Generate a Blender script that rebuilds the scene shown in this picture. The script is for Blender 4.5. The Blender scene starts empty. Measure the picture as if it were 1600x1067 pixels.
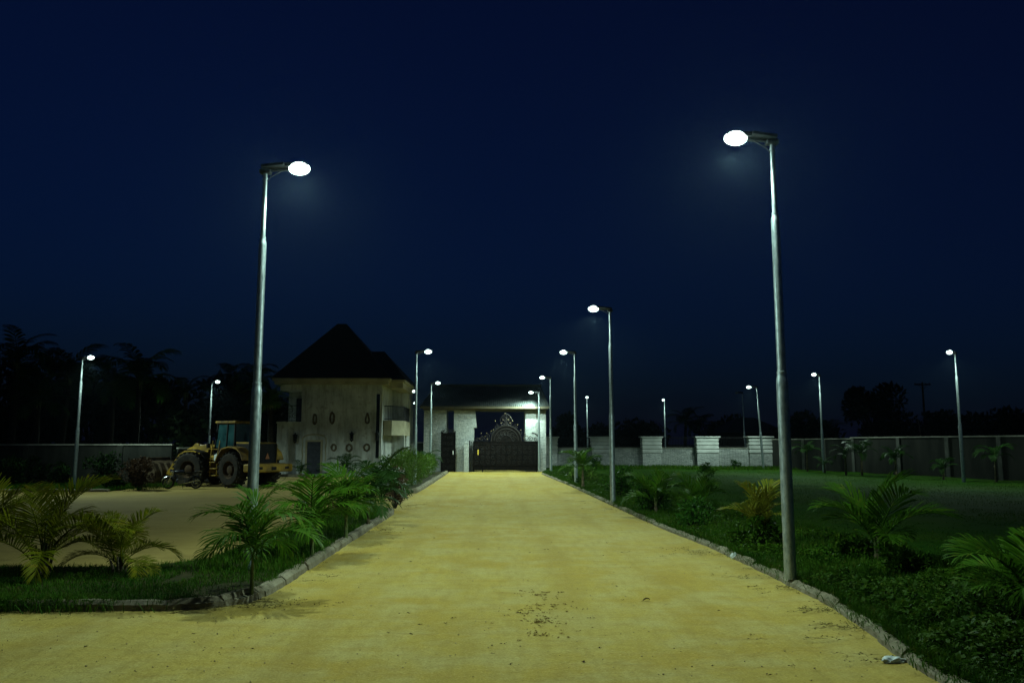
import bpy, math, random
import numpy as np
from mathutils import Vector, Matrix

SC = bpy.context.scene
COL = SC.collection
RNG = np.random.default_rng(7)
random.seed(7)
PI = math.pi
LAMP = 5.0

# ------------------------------------------------------------------ camera
CAM_H = 2.2
F_PX = 1244.4
PITCH = math.radians(7.28)
YAW = math.radians(1.46)
cam_d = bpy.data.cameras.new('camera')
cam = bpy.data.objects.new('camera', cam_d)
COL.objects.link(cam)
cam.location = (0, 0, CAM_H)
cam.rotation_euler = (PI / 2 + PITCH, 0, -YAW)
cam_d.sensor_width = 36
cam_d.lens = 28
cam_d.clip_start = 0.1
cam_d.clip_end = 3000
SC.camera = cam

_f = np.array([math.sin(YAW) * math.cos(PITCH), math.cos(YAW) * math.cos(PITCH), math.sin(PITCH)])
_r = np.array([math.cos(YAW), -math.sin(YAW), 0.0])
_u = np.cross(_r, _f)


def ray(px, py):
    return _f * F_PX + _r * (px - 800) + _u * (533.5 - py)


def at(px, py, Y):
    """point seen at that pixel of the survey photograph, at distance Y down the road"""
    d = ray(px, py)
    k = Y / d[1]
    return np.array([0, 0, CAM_H]) + d * k


def gnd(px, py, z=0.0):
    d = ray(px, py)
    k = (z - CAM_H) / d[2]
    return np.array([0, 0, CAM_H]) + d * k


def X_at(px, Y, py=692):
    return float(at(px, py, Y)[0])


def Z_at(py, Y, px=800):
    return float(at(px, py, Y)[2])


# ------------------------------------------------------------------ tagging
def tag(o, label=None, cat=None, group=None, kind=None):
    if label: o['label'] = label
    if cat: o['category'] = cat
    if group: o['group'] = group
    if kind: o['kind'] = kind
    return o


def empty(name, loc=(0, 0, 0), rz=0.0):
    o = bpy.data.objects.new(name, None)
    o.empty_display_size = 0.2
    o.location = loc
    o.rotation_euler = (0, 0, rz)
    COL.objects.link(o)
    return o


def link(name, me, parent=None, loc=None, rot=None, scale=None):
    o = bpy.data.objects.new(name, me)
    COL.objects.link(o)
    if parent: o.parent = parent
    if loc is not None: o.location = loc
    if rot is not None: o.rotation_euler = rot
    if scale is not None: o.scale = scale
    return o


# ------------------------------------------------------------------ mesh builder
class MB:
    def __init__(s):
        s.v = []
        s.f = []

    def add(s, vs, fs):
        n = len(s.v)
        s.v += [tuple(float(c) for c in p) for p in vs]
        s.f += [tuple(i + n for i in f) for f in fs]
        return s

    def box(s, x0, x1, y0, y1, z0, z1):
        vs = [(x0, y0, z0), (x1, y0, z0), (x1, y1, z0), (x0, y1, z0), (x0, y0, z1), (x1, y0, z1), (x1, y1, z1), (x0, y1, z1)]
        return s.add(vs, [(3, 2, 1, 0), (4, 5, 6, 7), (0, 1, 5, 4), (1, 2, 6, 5), (2, 3, 7, 6), (3, 0, 4, 7)])

    def bbox(s, x0, x1, y0, y1, z0, z1, b=0.02):
        """box with chamfered edges along every axis (via convex octagonal layers)"""
        def ring(z, i):
            return [(x0 + b + i, y0 + i, z), (x1 - b - i, y0 + i, z), (x1 - i, y0 + b + i, z), (x1 - i, y1 - b - i, z),
                    (x1 - b - i, y1 - i, z), (x0 + b + i, y1 - i, z), (x0 + i, y1 - b - i, z), (x0 + i, y0 + b + i, z)]
        vs = ring(z0, b * .7) + ring(z0 + b, 0) + ring(z1 - b, 0) + ring(z1, b * .7)
        fs = [tuple(range(7, -1, -1)), tuple(range(24, 32))]
        for k in range(3):
            for i in range(8):
                j = (i + 1) % 8
                fs.append((k * 8 + i, k * 8 + j, k * 8 + 8 + j, k * 8 + 8 + i))
        return s.add(vs, fs)

    def prism_y(s, poly, y0, y1):
        """polygon in (x,z), extruded along y"""
        n = len(poly)
        a = sum(poly[i][0] * poly[(i + 1) % n][1] - poly[(i + 1) % n][0] * poly[i][1] for i in range(n))
        if a < 0: poly = poly[::-1]
        vs = [(p[0], y0, p[1]) for p in poly] + [(p[0], y1, p[1]) for p in poly]
        fs = [tuple(range(n)), tuple(range(2 * n - 1, n - 1, -1))]
        for i in range(n):
            j = (i + 1) % n
            fs.append((j, i, i + n, j + n))
        return s.add(vs, fs)

    def prism_z(s, poly, z0, z1):
        n = len(poly)
        a = sum(poly[i][0] * poly[(i + 1) % n][1] - poly[(i + 1) % n][0] * poly[i][1] for i in range(n))
        if a < 0: poly = poly[::-1]
        vs = [(p[0], p[1], z0) for p in poly] + [(p[0], p[1], z1) for p in poly]
        fs = [tuple(range(n - 1, -1, -1)), tuple(range(n, 2 * n))]
        for i in range(n):
            j = (i + 1) % n
            fs.append((i, j, j + n, i + n))
        return s.add(vs, fs)

    def tube(s, pts, r, n=8, cap=True):
        """tube along points; r a number or a list"""
        P = [np.array(p, float) for p in pts]
        m = len(P)
        R = [r] * m if not hasattr(r, '__len__') else list(r)
        ref = None
        rings = []
        for i in range(m):
            t = P[min(i + 1, m - 1)] - P[max(i - 1, 0)]
            t = t / (np.linalg.norm(t) + 1e-9)
            if ref is None:
                ref = np.array([0, 0, 1.0]) if abs(t[2]) < .9 else np.array([1.0, 0, 0])
            a = ref - t * np.dot(ref, t)
            a /= np.linalg.norm(a) + 1e-9
            ref = a
            b = np.cross(t, a)
            rings.append([P[i] + R[i] * (a * math.cos(2 * PI * k / n) + b * math.sin(2 * PI * k / n)) for k in range(n)])
        vs = [p for q in rings for p in q]
        fs = []
        for i in range(m - 1):
            for k in range(n):
                l = (k + 1) % n
                fs.append((i * n + k, i * n + l, i * n + n + l, i * n + n + k))
        if cap:
            fs.append(tuple(range(n - 1, -1, -1)))
            fs.append(tuple(range((m - 1) * n, m * n)))
        return s.add(vs, fs)

    def cyl(s, p0, p1, r, n=12):
        return s.tube([p0, p1], r, n)

    def lathe(s, prof, n=24, axis='z', c=(0, 0, 0)):
        """prof: (radius, height) list; closed at poles when radius 0"""
        vs = []
        fs = []
        idx = []
        for (r, h) in prof:
            if r < 1e-6:
                idx.append([len(vs)] * n)
                vs.append((0, 0, h))
            else:
                idx.append(list(range(len(vs), len(vs) + n)))
                vs += [(r * math.cos(2 * PI * k / n), r * math.sin(2 * PI * k / n), h) for k in range(n)]
        for i in range(len(prof) - 1):
            for k in range(n):
                l = (k + 1) % n
                q = [idx[i][k], idx[i][l], idx[i + 1][l], idx[i + 1][k]]
                d = []
                for e in q:
                    if e not in d: d.append(e)
                if len(d) > 2: fs.append(tuple(d))
        if axis == 'y':
            vs = [(x, z, -y) for x, y, z in vs]
        elif axis == 'x':
            vs = [(z, y, -x) for x, y, z in vs]
        vs = [(x + c[0], y + c[1], z + c[2]) for x, y, z in vs]
        return s.add(vs, fs)

    def torus(s, c, R, r, axis='y', n=20, m=6, sx=1.0, sz=1.0):
        pts = []
        for i in range(n + 1):
            a = 2 * PI * i / n
            if axis == 'y':
                pts.append((c[0] + R * sx * math.cos(a), c[1], c[2] + R * sz * math.sin(a)))
            elif axis == 'z':
                pts.append((c[0] + R * math.cos(a), c[1] + R * math.sin(a), c[2]))
        return s.tube(pts, r, m, cap=False)

    def mesh(s, name, mat, smooth=False, angle=40):
        me = bpy.data.meshes.new(name)
        me.from_pydata(s.v, [], s.f)
        me.update()
        if mat: me.materials.append(mat)
        if smooth:
            me.polygons.foreach_set('use_smooth', [True] * len(me.polygons))
            me.set_sharp_from_angle(angle=math.radians(angle))
        return me

    def build(s, name, mat, parent=None, smooth=False, angle=40, loc=None, rot=None, scale=None):
        return link(name, s.mesh(name, mat, smooth, angle), parent, loc, rot, scale)


def tri_mesh(name, verts, faces_flat, counts, mat, smooth=False):
    """fast mesh from numpy arrays"""
    me = bpy.data.meshes.new(name)
    verts = np.asarray(verts, dtype=np.float32)
    faces_flat = np.asarray(faces_flat, dtype=np.int32)
    counts = np.asarray(counts, dtype=np.int32)
    me.vertices.add(len(verts))
    me.vertices.foreach_set('co', verts.ravel())
    me.loops.add(len(faces_flat))
    me.loops.foreach_set('vertex_index', faces_flat)
    me.polygons.add(len(counts))
    starts = np.concatenate([[0], np.cumsum(counts)[:-1]]).astype(np.int32)
    me.polygons.foreach_set('loop_start', starts)
    me.polygons.foreach_set('loop_total', counts)
    me.update(calc_edges=True)
    me.validate()
    if mat: me.materials.append(mat)
    if smooth:
        me.polygons.foreach_set('use_smooth', np.ones(len(counts), dtype=bool))
    return me


# ------------------------------------------------------------------ materials
class NT:
    def __init__(s, name):
        s.m = bpy.data.materials.new(name)
        s.m.use_nodes = True
        s.t = s.m.node_tree
        s.t.nodes.clear()
        s.out = s.t.nodes.new('ShaderNodeOutputMaterial')

    def n(s, typ, **kw):
        nd = s.t.nodes.new(typ)
        for k, v in kw.items():
            if k in nd.inputs.keys():
                nd.inputs[k].default_value = v
            else:
                setattr(nd, k, v)
        return nd

    def l(s, a, b):
        s.t.links.new(a, b)

    def coord(s, which='Object', scale=(1, 1, 1), rot=(0, 0, 0)):
        tc = s.n('ShaderNodeTexCoord')
        mp = s.n('ShaderNodeMapping')
        mp.inputs['Scale'].default_value = scale
        mp.inputs['Rotation'].default_value = rot
        s.l(tc.outputs[which], mp.inputs['Vector'])
        return mp.outputs['Vector']

    def noise(s, vec, scale, detail=4, rough=.55, out='Fac'):
        nd = s.n('ShaderNodeTexNoise')
        nd.inputs['Scale'].default_value = scale
        nd.inputs['Detail'].default_value = detail
        nd.inputs['Roughness'].default_value = rough
        if vec is not None: s.l(vec, nd.inputs['Vector'])
        return nd.outputs[out]

    def ramp(s, fac, stops):
        r = s.n('ShaderNodeValToRGB')
        e = r.color_ramp.elements
        while len(e) < len(stops): e.new(.5)
        for i, (p, c) in enumerate(stops):
            e[i].position = p
            e[i].color = (c[0], c[1], c[2], 1) if hasattr(c, '__len__') else (c, c, c, 1)
        s.l(fac, r.inputs['Fac'])
        return r.outputs['Color']

    def mix(s, fac, a, b, mode='MIX'):
        m = s.n('ShaderNodeMix', data_type='RGBA', blend_type=mode)
        for src, sock in ((fac, m.inputs['Factor']), (a, m.inputs['A']), (b, m.inputs['B'])):
            pass
        fs = m.inputs[0]
        ins = [i for i in m.inputs if i.type == 'RGBA']
        if isinstance(fac, (int, float)): fs.default_value = fac
        else: s.l(fac, fs)
        for src, sock in ((a, ins[0]), (b, ins[1])):
            if hasattr(src, 'links'): s.l(src, sock)
            else: sock.default_value = (src[0], src[1], src[2], 1)
        return [o for o in m.outputs if o.type == 'RGBA'][0]

    def bump(s, h, strength=.3, dist=.02, prev=None):
        b = s.n('ShaderNodeBump')
        b.inputs['Strength'].default_value = strength
        b.inputs['Distance'].default_value = dist
        s.l(h, b.inputs['Height'])
        if prev is not None: s.l(prev, b.inputs['Normal'])
        return b.outputs['Normal']

    def principled(s, color, rough=.8, metal=0.0, normal=None, spec=.5):
        p = s.n('ShaderNodeBsdfPrincipled')
        if hasattr(color, 'links'): s.l(color, p.inputs['Base Color'])
        else: p.inputs['Base Color'].default_value = (*color, 1)
        if hasattr(rough, 'links'): s.l(rough, p.inputs['Roughness'])
        else: p.inputs['Roughness'].default_value = rough
        p.inputs['Metallic'].default_value = metal
        p.inputs['Specular IOR Level'].default_value = spec
        if normal is not None: s.l(normal, p.inputs['Normal'])
        s.l(p.outputs[0], s.out.inputs['Surface'])
        return p


def mat_noise(name, c1, c2, scale=4, rough=.8, metal=0.0, bump=.2, bscale=40, spec=.4, dist=.01, lo=.35, hi=.65, stretch=(1, 1, 1)):
    m = NT(name)
    v = m.coord('Object', stretch)
    col = m.ramp(m.noise(v, scale, 5), [(lo, c1), (hi, c2)])
    nrm = m.bump(m.noise(v, bscale, 4), bump, dist) if bump else None
    m.principled(col, rough, metal, nrm, spec)
    return m.m


def mat_leaf(name, c1, c2, c3=None, trans=.25, rough=.5, scale=1.3):
    """leaf: colour varies leaf clump by leaf clump and plant by plant"""
    m = NT(name)
    v = m.coord('Object')
    n1 = m.noise(v, scale, 3)
    n2 = m.noise(v, scale * 9, 2)
    col = m.ramp(n1, [(.3, c1), (.7, c2)])
    if c3 is not None:
        col = m.mix(m.ramp(n2, [(.55, 0.0), (.72, 1.0)]), col, c3)
    oi = m.n('ShaderNodeObjectInfo')
    hs = m.n('ShaderNodeHueSaturation')
    mr = m.n('ShaderNodeMapRange')
    mr.inputs['To Min'].default_value = .75
    mr.inputs['To Max'].default_value = 1.25
    m.l(oi.outputs['Random'], mr.inputs['Value'])
    m.l(mr.outputs[0], hs.inputs['Value'])
    m.l(col, hs.inputs['Color'])
    col = hs.outputs['Color']
    p = m.n('ShaderNodeBsdfPrincipled')
    m.l(col, p.inputs['Base Color'])
    p.inputs['Roughness'].default_value = rough
    p.inputs['Specular IOR Level'].default_value = .05
    t = m.n('ShaderNodeBsdfTranslucent')
    m.l(col, t.inputs['Color'])
    mx = m.n('ShaderNodeMixShader')
    mx.inputs[0].default_value = trans
    m.l(p.outputs[0], mx.inputs[1])
    m.l(t.outputs[0], mx.inputs[2])
    m.l(mx.outputs[0], m.out.inputs['Surface'])
    return m.m


M = {}


def make_materials():
    # laterite road: patches of ochre and paler sand, fine grit, faint drag streaks
    m = NT('laterite_road')
    v = m.coord('Object')
    vs = m.coord('Object', (1.0, .22, 1.0), (0, 0, .12))
    vt = m.coord('Object', (.35, 1.6, 1.0), (0, 0, -.08))
    big = m.noise(v, .28, 4, .5)
    mid = m.noise(v, 1.1, 6, .6)
    col = m.ramp(big, [(.33, (.40, .275, .040)), (.5, (.45, .34, .068)), (.68, (.47, .38, .105))])
    col = m.mix(m.ramp(mid, [(.44, 0.0), (.6, .85)]), col, (.46, .38, .125))
    col = m.mix(m.ramp(m.noise(vt, 1.5, 5, .6), [(.5, 0.0), (.72, .5)]), col, (.42, .27, .03))
    col = m.mix(m.ramp(m.noise(vs, 7, 6, .65), [(.45, 0.0), (.7, .55)]), col, (.33, .24, .05))
    # wheel tracks worn lengthwise along the drive
    sp = m.n('ShaderNodeSeparateXYZ')
    m.l(v, sp.inputs[0])
    wob = m.n('ShaderNodeMath', operation='MULTIPLY_ADD')
    m.l(m.noise(m.coord('Object', (.3, .12, 1)), 1.0, 3), wob.inputs[0])
    wob.inputs[1].default_value = 1.6
    m.l(sp.outputs[0], wob.inputs[2])
    fr = m.n('ShaderNodeMath', operation='SINE')
    k = m.n('ShaderNodeMath', operation='MULTIPLY')
    m.l(wob.outputs[0], k.inputs[0])
    k.inputs[1].default_value = 4.1
    m.l(k.outputs[0], fr.inputs[0])
    tr = m.ramp(fr.outputs[0], [(.25, 0.0), (.95, 1.0)])
    brk = m.ramp(m.noise(m.coord('Object', (.8, .15, 1)), 1.3, 5, .6), [(.38, 0.0), (.62, .5)])
    tk = m.mix(1.0, tr, brk, 'MULTIPLY')
    col = m.mix(tk, col, (.33, .235, .045))
    fine = m.noise(v, 38, 6, .8)
    col = m.mix(m.ramp(fine, [(.36, .6), (.5, 0.0)]), col, (.26, .18, .04))
    col = m.mix(m.ramp(fine, [(.54, 0.0), (.68, .6)]), col, (.60, .50, .20))
    scuff = m.noise(m.coord('Object', (.5, 1.4, 1), (0, 0, .5)), 3.5, 8, .75)
    col = m.mix(m.ramp(scuff, [(.52, 0.0), (.66, .45)]), col, (.30, .20, .045))
    vor = m.n('ShaderNodeTexVoronoi')
    vor.inputs['Scale'].default_value = 7
    m.l(v, vor.inputs['Vector'])
    col = m.mix(m.ramp(vor.outputs['Distance'], [(.02, .8), (.07, 0.0)]), col, (.17, .11, .04))
    nb = m.bump(m.noise(v, 6, 6, .65), .5, .05)
    nb = m.bump(m.noise(vs, 14, 4, .6), .25, .015, nb)
    nb = m.bump(fine, .8, .012, nb)
    m.principled(col, .95, 0, nb, .15)
    M['road'] = m.m
    m = NT('dirt_yard')
    v = m.coord('Object')
    vs = m.coord('Object', (.3, 1.0, 1.0))
    col = m.ramp(m.noise(v, .25, 5, .6), [(.3, (.27, .195, .05)), (.7, (.37, .28, .085))])
    col = m.mix(m.ramp(m.noise(vs, 3, 5, .6), [(.5, 0.0), (.75, .5)]), col, (.18, .13, .04))
    nb = m.bump(m.noise(v, 5, 6, .65), .4, .04)
    nb = m.bump(m.noise(v, 60, 4, .6), .4, .006, nb)
    m.principled(col, .95, 0, nb, .15)
    M['yard'] = m.m
    M['earth'] = mat_noise('dark_earth', (.025, .035, .012), (.05, .05, .022), .3, .95, 0, .4, 8, .1, .05)
    M['soil'] = mat_noise('bed_soil', (.022, .026, .010), (.05, .045, .018), 3, .95, 0, .6, 25, .1, .02)
    M['lawn'] = mat_noise('lawn_turf', (.011, .060, .002), (.036, .082, .004), .35, .95, 0, .7, 30, .05, .03, .3, .7)
    m = NT('kerb_concrete')
    v = m.coord('Object')
    col = m.ramp(m.noise(v, 1.7, 6, .65), [(.3, (.13, .112, .07)), (.55, (.22, .195, .13)), (.72, (.30, .27, .19))])
    col = m.mix(m.ramp(m.noise(v, 9, 5, .7), [(.52, 0.0), (.66, .8)]), col, (.10, .085, .05))
    nb = m.bump(m.noise(v, 18, 6, .7), .6, .02)
    m.principled(col, .9, 0, nb, .2)
    M['kerb'] = m.m
    # galvanised steel
    m = NT('galvanised_steel')
    v = m.coord('Object', (1, 1, .35))
    col = m.ramp(m.noise(v, 22, 6, .7), [(.35, (.22, .28, .29)), (.65, (.46, .53, .54))])
    rg = m.ramp(m.noise(v, 14, 4), [(.3, .32), (.7, .55)])
    nb = m.bump(m.noise(v, 40, 4), .25, .006)
    m.principled(col, rg, .75, nb, .5)
    M['galv'] = m.m
    M['black_metal'] = mat_noise('black_painted_metal', (.006, .006, .007), (.016, .015, .015), 6, .55, 0, .1, 60, .12)
    M['dark_housing'] = mat_noise('dark_lamp_housing', (.02, .022, .025), (.045, .05, .055), 8, .5, .5, .05, 60)
    m = NT('lamp_diffuser')
    e = m.n('ShaderNodeEmission')
    e.inputs['Color'].default_value = (.74, 1.0, .90, 1)
    e.inputs['Strength'].default_value = LAMP
    m.l(e.outputs[0], m.out.inputs['Surface'])
    M['lens'] = m.m
    M['lens_off'] = mat_noise('unlit_diffuser', (.3, .3, .3), (.4, .4, .4), 5, .3, 0, 0)
    # house
    m = NT('house_stucco')
    v = m.coord('Object')
    vz = m.coord('Object', (1.6, 1.6, .25))
    col = m.ramp(m.noise(v, .9, 6, .6), [(.3, (.36, .38, .36)), (.7, (.60, .63, .60))])
    col = m.mix(m.ramp(m.noise(vz, 2.2, 6, .65), [(.45, 0.0), (.72, .8)]), col, (.19, .185, .145))
    col = m.mix(m.ramp(m.noise(v, 2.7, 6, .7), [(.55, 0.0), (.66, .75)]), col, (.27, .265, .22))
    nb = m.bump(m.noise(v, 30, 5, .7), .5, .02)
    m.principled(col, .92, 0, nb, .2)
    M['stucco'] = m.m
    M['cornice'] = mat_noise('cornice_plaster', (.26, .24, .16), (.38, .35, .24), 1.5, .9, 0, .4, 25, .2)
    M['ornament'] = mat_noise('weathered_ornament', (.075, .062, .04), (.16, .135, .09), 5, .9, 0, .4, 30, .2)
    m = NT('roof_tile')
    v = m.coord('Object')
    br = m.n('ShaderNodeTexBrick')
    br.inputs['Scale'].default_value = 3.0
    br.inputs['Color1'].default_value = (.012, .011, .011, 1)
    br.inputs['Color2'].default_value = (.022, .018, .017, 1)
    br.inputs['Mortar'].default_value = (.004, .004, .004, 1)
    m.l(v, br.inputs['Vector'])
    nb = m.bump(br.outputs['Fac'], -.4, .02)
    m.principled(br.outputs['Color'], .9, 0, nb, .15)
    M['rooftile'] = m.m
    M['metal_roof'] = mat_noise('ribbed_metal_roof', (.035, .042, .042), (.065, .075, .072), 1.2, .6, 0, .1, 30, .3)
    M['fascia'] = mat_noise('roof_fascia', (.055, .048, .028), (.10, .085, .05), 2, .7, 0, .2, 30)
    # split-face stone cladding
    def stone(name, a, b, mort, sc):
        m = NT(name)
        tc = m.n('ShaderNodeTexCoord')
        sp = m.n('ShaderNodeSeparateXYZ')
        m.l(tc.outputs['Object'], sp.inputs[0])
        ad = m.n('ShaderNodeMath', operation='ADD')
        m.l(sp.outputs[0], ad.inputs[0])
        m.l(sp.outputs[1], ad.inputs[1])
        cb = m.n('ShaderNodeCombineXYZ')
        m.l(ad.outputs[0], cb.inputs[0])
        m.l(sp.outputs[2], cb.inputs[1])
        br = m.n('ShaderNodeTexBrick')
        br.inputs['Scale'].default_value = sc
        br.inputs['Color1'].default_value = (*a, 1)
        br.inputs['Color2'].default_value = (*b, 1)
        br.inputs['Mortar'].default_value = (*mort, 1)
        br.inputs['Mortar Size'].default_value = .018
        br.inputs['Bias'].default_value = -.2
        br.inputs['Brick Width'].default_value = .55
        br.inputs['Row Height'].default_value = .2
        m.l(cb.outputs[0], br.inputs['Vector'])
        v = m.coord('Object')
        nz = m.noise(v, 7, 5, .7)
        col = m.mix(.55, br.outputs['Color'], m.ramp(nz, [(.3, (.35, .35, .35)), (.7, (1, 1, 1))]), 'MULTIPLY')
        nb = m.bump(m.noise(v, 11, 4, .6), .9, .06)
        nb = m.bump(br.outputs['Fac'], -.7, .03, nb)
        m.principled(col, .9, 0, nb, .2)
        return m.m
    M['stone'] = stone('split_stone_cladding', (.48, .50, .47), (.26, .285, .275), (.13, .14, .14), 2.6)
    M['plaster_grey'] = mat_noise('grey_plaster', (.32, .335, .315), (.46, .475, .45), 1.2, .9, 0, .3, 25, .2)
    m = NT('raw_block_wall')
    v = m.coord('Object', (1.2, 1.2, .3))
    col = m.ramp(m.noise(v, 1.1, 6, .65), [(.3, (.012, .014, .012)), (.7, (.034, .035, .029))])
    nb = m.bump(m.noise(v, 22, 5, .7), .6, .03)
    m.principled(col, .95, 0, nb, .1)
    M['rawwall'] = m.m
    M['post'] = mat_noise('weathered_post', (.05, .055, .048), (.11, .115, .10), 2, .9, 0, .4, 25, .2)
    M['coping'] = mat_noise('wall_coping', (.16, .16, .13), (.26, .26, .22), 2, .9, 0, .4, 25, .2)
    M['gate_iron'] = mat_noise('dark_bronze_iron', (.0015, .0014, .0014), (.007, .005, .004), 5, .7, 0, .8, 7, .06, .06)
    M['bronze'] = mat_noise('bronze_scrollwork', (.003, .0024, .002), (.011, .008, .006), 6, .6, .1, .3, 20, .3)
    M['gold'] = mat_noise('gilded_tip', (.16, .12, .06), (.28, .22, .11), 8, .5, .3, 0)
    M['yellow_handle'] = mat_noise('yellow_handle', (.6, .42, .04), (.7, .5, .08), 8, .5, 0, 0)
    M['pale_handle'] = mat_noise('pale_handle', (.5, .5, .48), (.6, .6, .58), 8, .5, 0, 0)
    M['door'] = mat_noise('dark_steel_door', (.02, .024, .035), (.04, .045, .06), 5, .5, .4, .2, 40)
    M['dark_glass'] = mat_noise('dark_glass', (.008, .01, .012), (.015, .018, .02), 3, .08, 0, 0, spec=.6)
    # loader
    M['yellow'] = mat_noise('worn_yellow_paint', (.16, .10, .012), (.34, .21, .016), 1.8, .6, 0, .2, 30, .3, lo=.4, hi=.6)
    M['yellow_dirty'] = mat_noise('dirty_yellow_paint', (.09, .055, .018), (.28, .17, .02), 2.6, .7, 0, .25, 30, .3, lo=.4, hi=.6)
    M['rubber'] = mat_noise('dusty_rubber', (.010, .009, .008), (.03, .025, .018), 5, .9, 0, .4, 40, .2)
    M['rim'] = mat_noise('muddy_rim', (.03, .019, .011), (.07, .042, .02), 6, .8, .1, .3, 40, .2)
    M['steel_worn'] = mat_noise('worn_steel', (.10, .07, .04), (.22, .17, .11), 3, .6, .4, .3, 30)
    M['bucket'] = mat_noise('rusty_bucket_steel', (.035, .024, .014), (.13, .095, .055), 2.5, .7, .2, .3, 30, .3)
    M['orange'] = mat_noise('orange_reflector', (.22, .06, .015), (.3, .10, .025), 5, .5, 0, 0)
    M['tank_white'] = mat_noise('white_plastic_tank', (.45, .5, .48), (.55, .6, .58), 4, .5, 0, 0)
    M['cab_glass'] = mat_noise('teal_cab_glass', (.007, .026, .03), (.02, .065, .07), 2.5, .12, 0, 0, spec=.6)
    M['bike_black'] = mat_noise('bike_black_paint', (.012, .013, .018), (.025, .027, .035), 5, .25, 0, 0, spec=.6)
    M['chrome'] = mat_noise('chrome', (.5, .52, .55), (.65, .66, .68), 6, .22, .95, 0)
    M['engine'] = mat_noise('engine_alloy', (.16, .165, .17), (.3, .3, .3), 8, .45, .7, .2, 60)
    # plants
    M['palm'] = mat_leaf('palm_leaf', (.024, .085, .004), (.06, .14, .008), (.11, .155, .015), .3)
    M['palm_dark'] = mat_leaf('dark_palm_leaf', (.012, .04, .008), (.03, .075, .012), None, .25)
    M['areca'] = mat_leaf('areca_leaf', (.08, .115, .004), (.17, .17, .006), (.22, .175, .01), .3)
    M['palm_yellow'] = mat_leaf('yellowing_palm_leaf', (.10, .14, .01), (.21, .20, .02), (.24, .17, .03), .3)
    M['dead'] = mat_leaf('dead_frond', (.07, .05, .03), (.14, .10, .06), None, .15, .8)
    M['trunk'] = mat_noise('palm_trunk', (.07, .06, .035), (.17, .14, .085), 7, .9, 0, .6, 30, .1, .02)
    M['stem_green'] = mat_noise('green_stem', (.05, .085, .02), (.12, .15, .04), 8, .7, 0, .2, 40)
    M['bark'] = mat_noise('tree_bark', (.012, .011, .009), (.03, .026, .02), 5, .95, 0, .7, 20, .1, .03)
    M['grass'] = mat_leaf('grass_blade', (.016, .066, .003), (.045, .110, .006), (.085, .105, .012), .3, .6, .8)
    M['weed'] = mat_leaf('weed_leaf', (.014, .052, .003), (.045, .098, .006), (.085, .12, .012), .25, .5, 1.6)
    M['croton'] = mat_leaf('croton_leaf', (.05, .03, .018), (.12, .08, .045), (.32, .25, .14), .15, .5, 6)
    M['hedge'] = mat_leaf('hedge_leaf', (.035, .10, .010), (.09, .16, .02), (.17, .20, .06), .3, .5, 2)
    M['bush'] = mat_leaf('bush_leaf', (.012, .055, .006), (.035, .10, .010), (.06, .12, .015), .25, .5, 2)
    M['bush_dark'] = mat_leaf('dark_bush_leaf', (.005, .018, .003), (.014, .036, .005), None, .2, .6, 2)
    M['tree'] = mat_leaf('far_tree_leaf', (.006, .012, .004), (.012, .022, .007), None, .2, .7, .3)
    M['brown_leaf'] = mat_leaf('brown_dry_leaf', (.035, .02, .012), (.085, .05, .028), (.15, .10, .06), .15, .8, 5)
    M['dry'] = mat_leaf('dry_debris', (.09, .075, .025), (.18, .14, .05), (.09, .11, .025), .1, .9, 3)
    M['stain'] = mat_leaf('faded_litter', (.20, .125, .035), (.28, .19, .055), None, .1, .9, 3)
    M['grit'] = mat_noise('road_grit', (.12, .08, .03), (.42, .33, .16), 3, .95, 0, 0)
    M['bag'] = mat_noise('white_plastic_bag', (.5, .56, .54), (.66, .72, .7), 6, .35, 0, .3, 20)

# ------------------------------------------------------------------ geometry helpers for vegetation
def grid_mesh(name, xs, ys, zf, mat, smooth=True):
    X, Y = np.meshgrid(xs, ys)
    Z = zf(X, Y)
    V = np.stack([X, Y, Z], -1).reshape(-1, 3)
    nx, ny = len(xs), len(ys)
    i = (np.arange(ny - 1)[:, None] * nx + np.arange(nx - 1)[None, :]).ravel()
    F = np.stack([i, i + 1, i + nx + 1, i + nx], -1)
    return tri_mesh(name, V, F.ravel(), np.full(len(F), 4), mat, smooth)


def vnoise(x, y, seed=0):
    """cheap smooth value noise"""
    def h(i, j):
        s = np.sin(i * 127.1 + j * 311.7 + seed * 74.7) * 43758.5453
        return s - np.floor(s)
    xi, yi = np.floor(x), np.floor(y)
    xf, yf = x - xi, y - yi
    u, v = xf * xf * (3 - 2 * xf), yf * yf * (3 - 2 * yf)
    return (h(xi, yi) * (1 - u) + h(xi + 1, yi) * u) * (1 - v) + (h(xi, yi + 1) * (1 - u) + h(xi + 1, yi + 1) * u) * v


# kerb line on the right of the road (surveyed points), x as a function of y
_rk = sorted([tuple(gnd(px, py)[:2])[::-1] for px, py in
              [(845, 741), (890, 760), (965, 796), (1027, 825), (1065, 841), (1102, 855), (1190, 897), (1297, 951), (1382, 1013), (1437, 1058)]])
_rk = [(-8, 3.5), (3.0, 3.95)] + _rk + [(61.5, 4.15)]
RKY = np.array([p[0] for p in _rk]); RKX = np.array([p[1] for p in _rk])


def rkerb(y):
    return np.interp(y, RKY, RKX)


def lawn_z(x, y):
    d = np.clip((x - rkerb(y) - .2) / 2.0, 0, 1)
    return .10 + .08 * d + .07 * (vnoise(x * .5, y * .5, 3) - .5) * d


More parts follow.
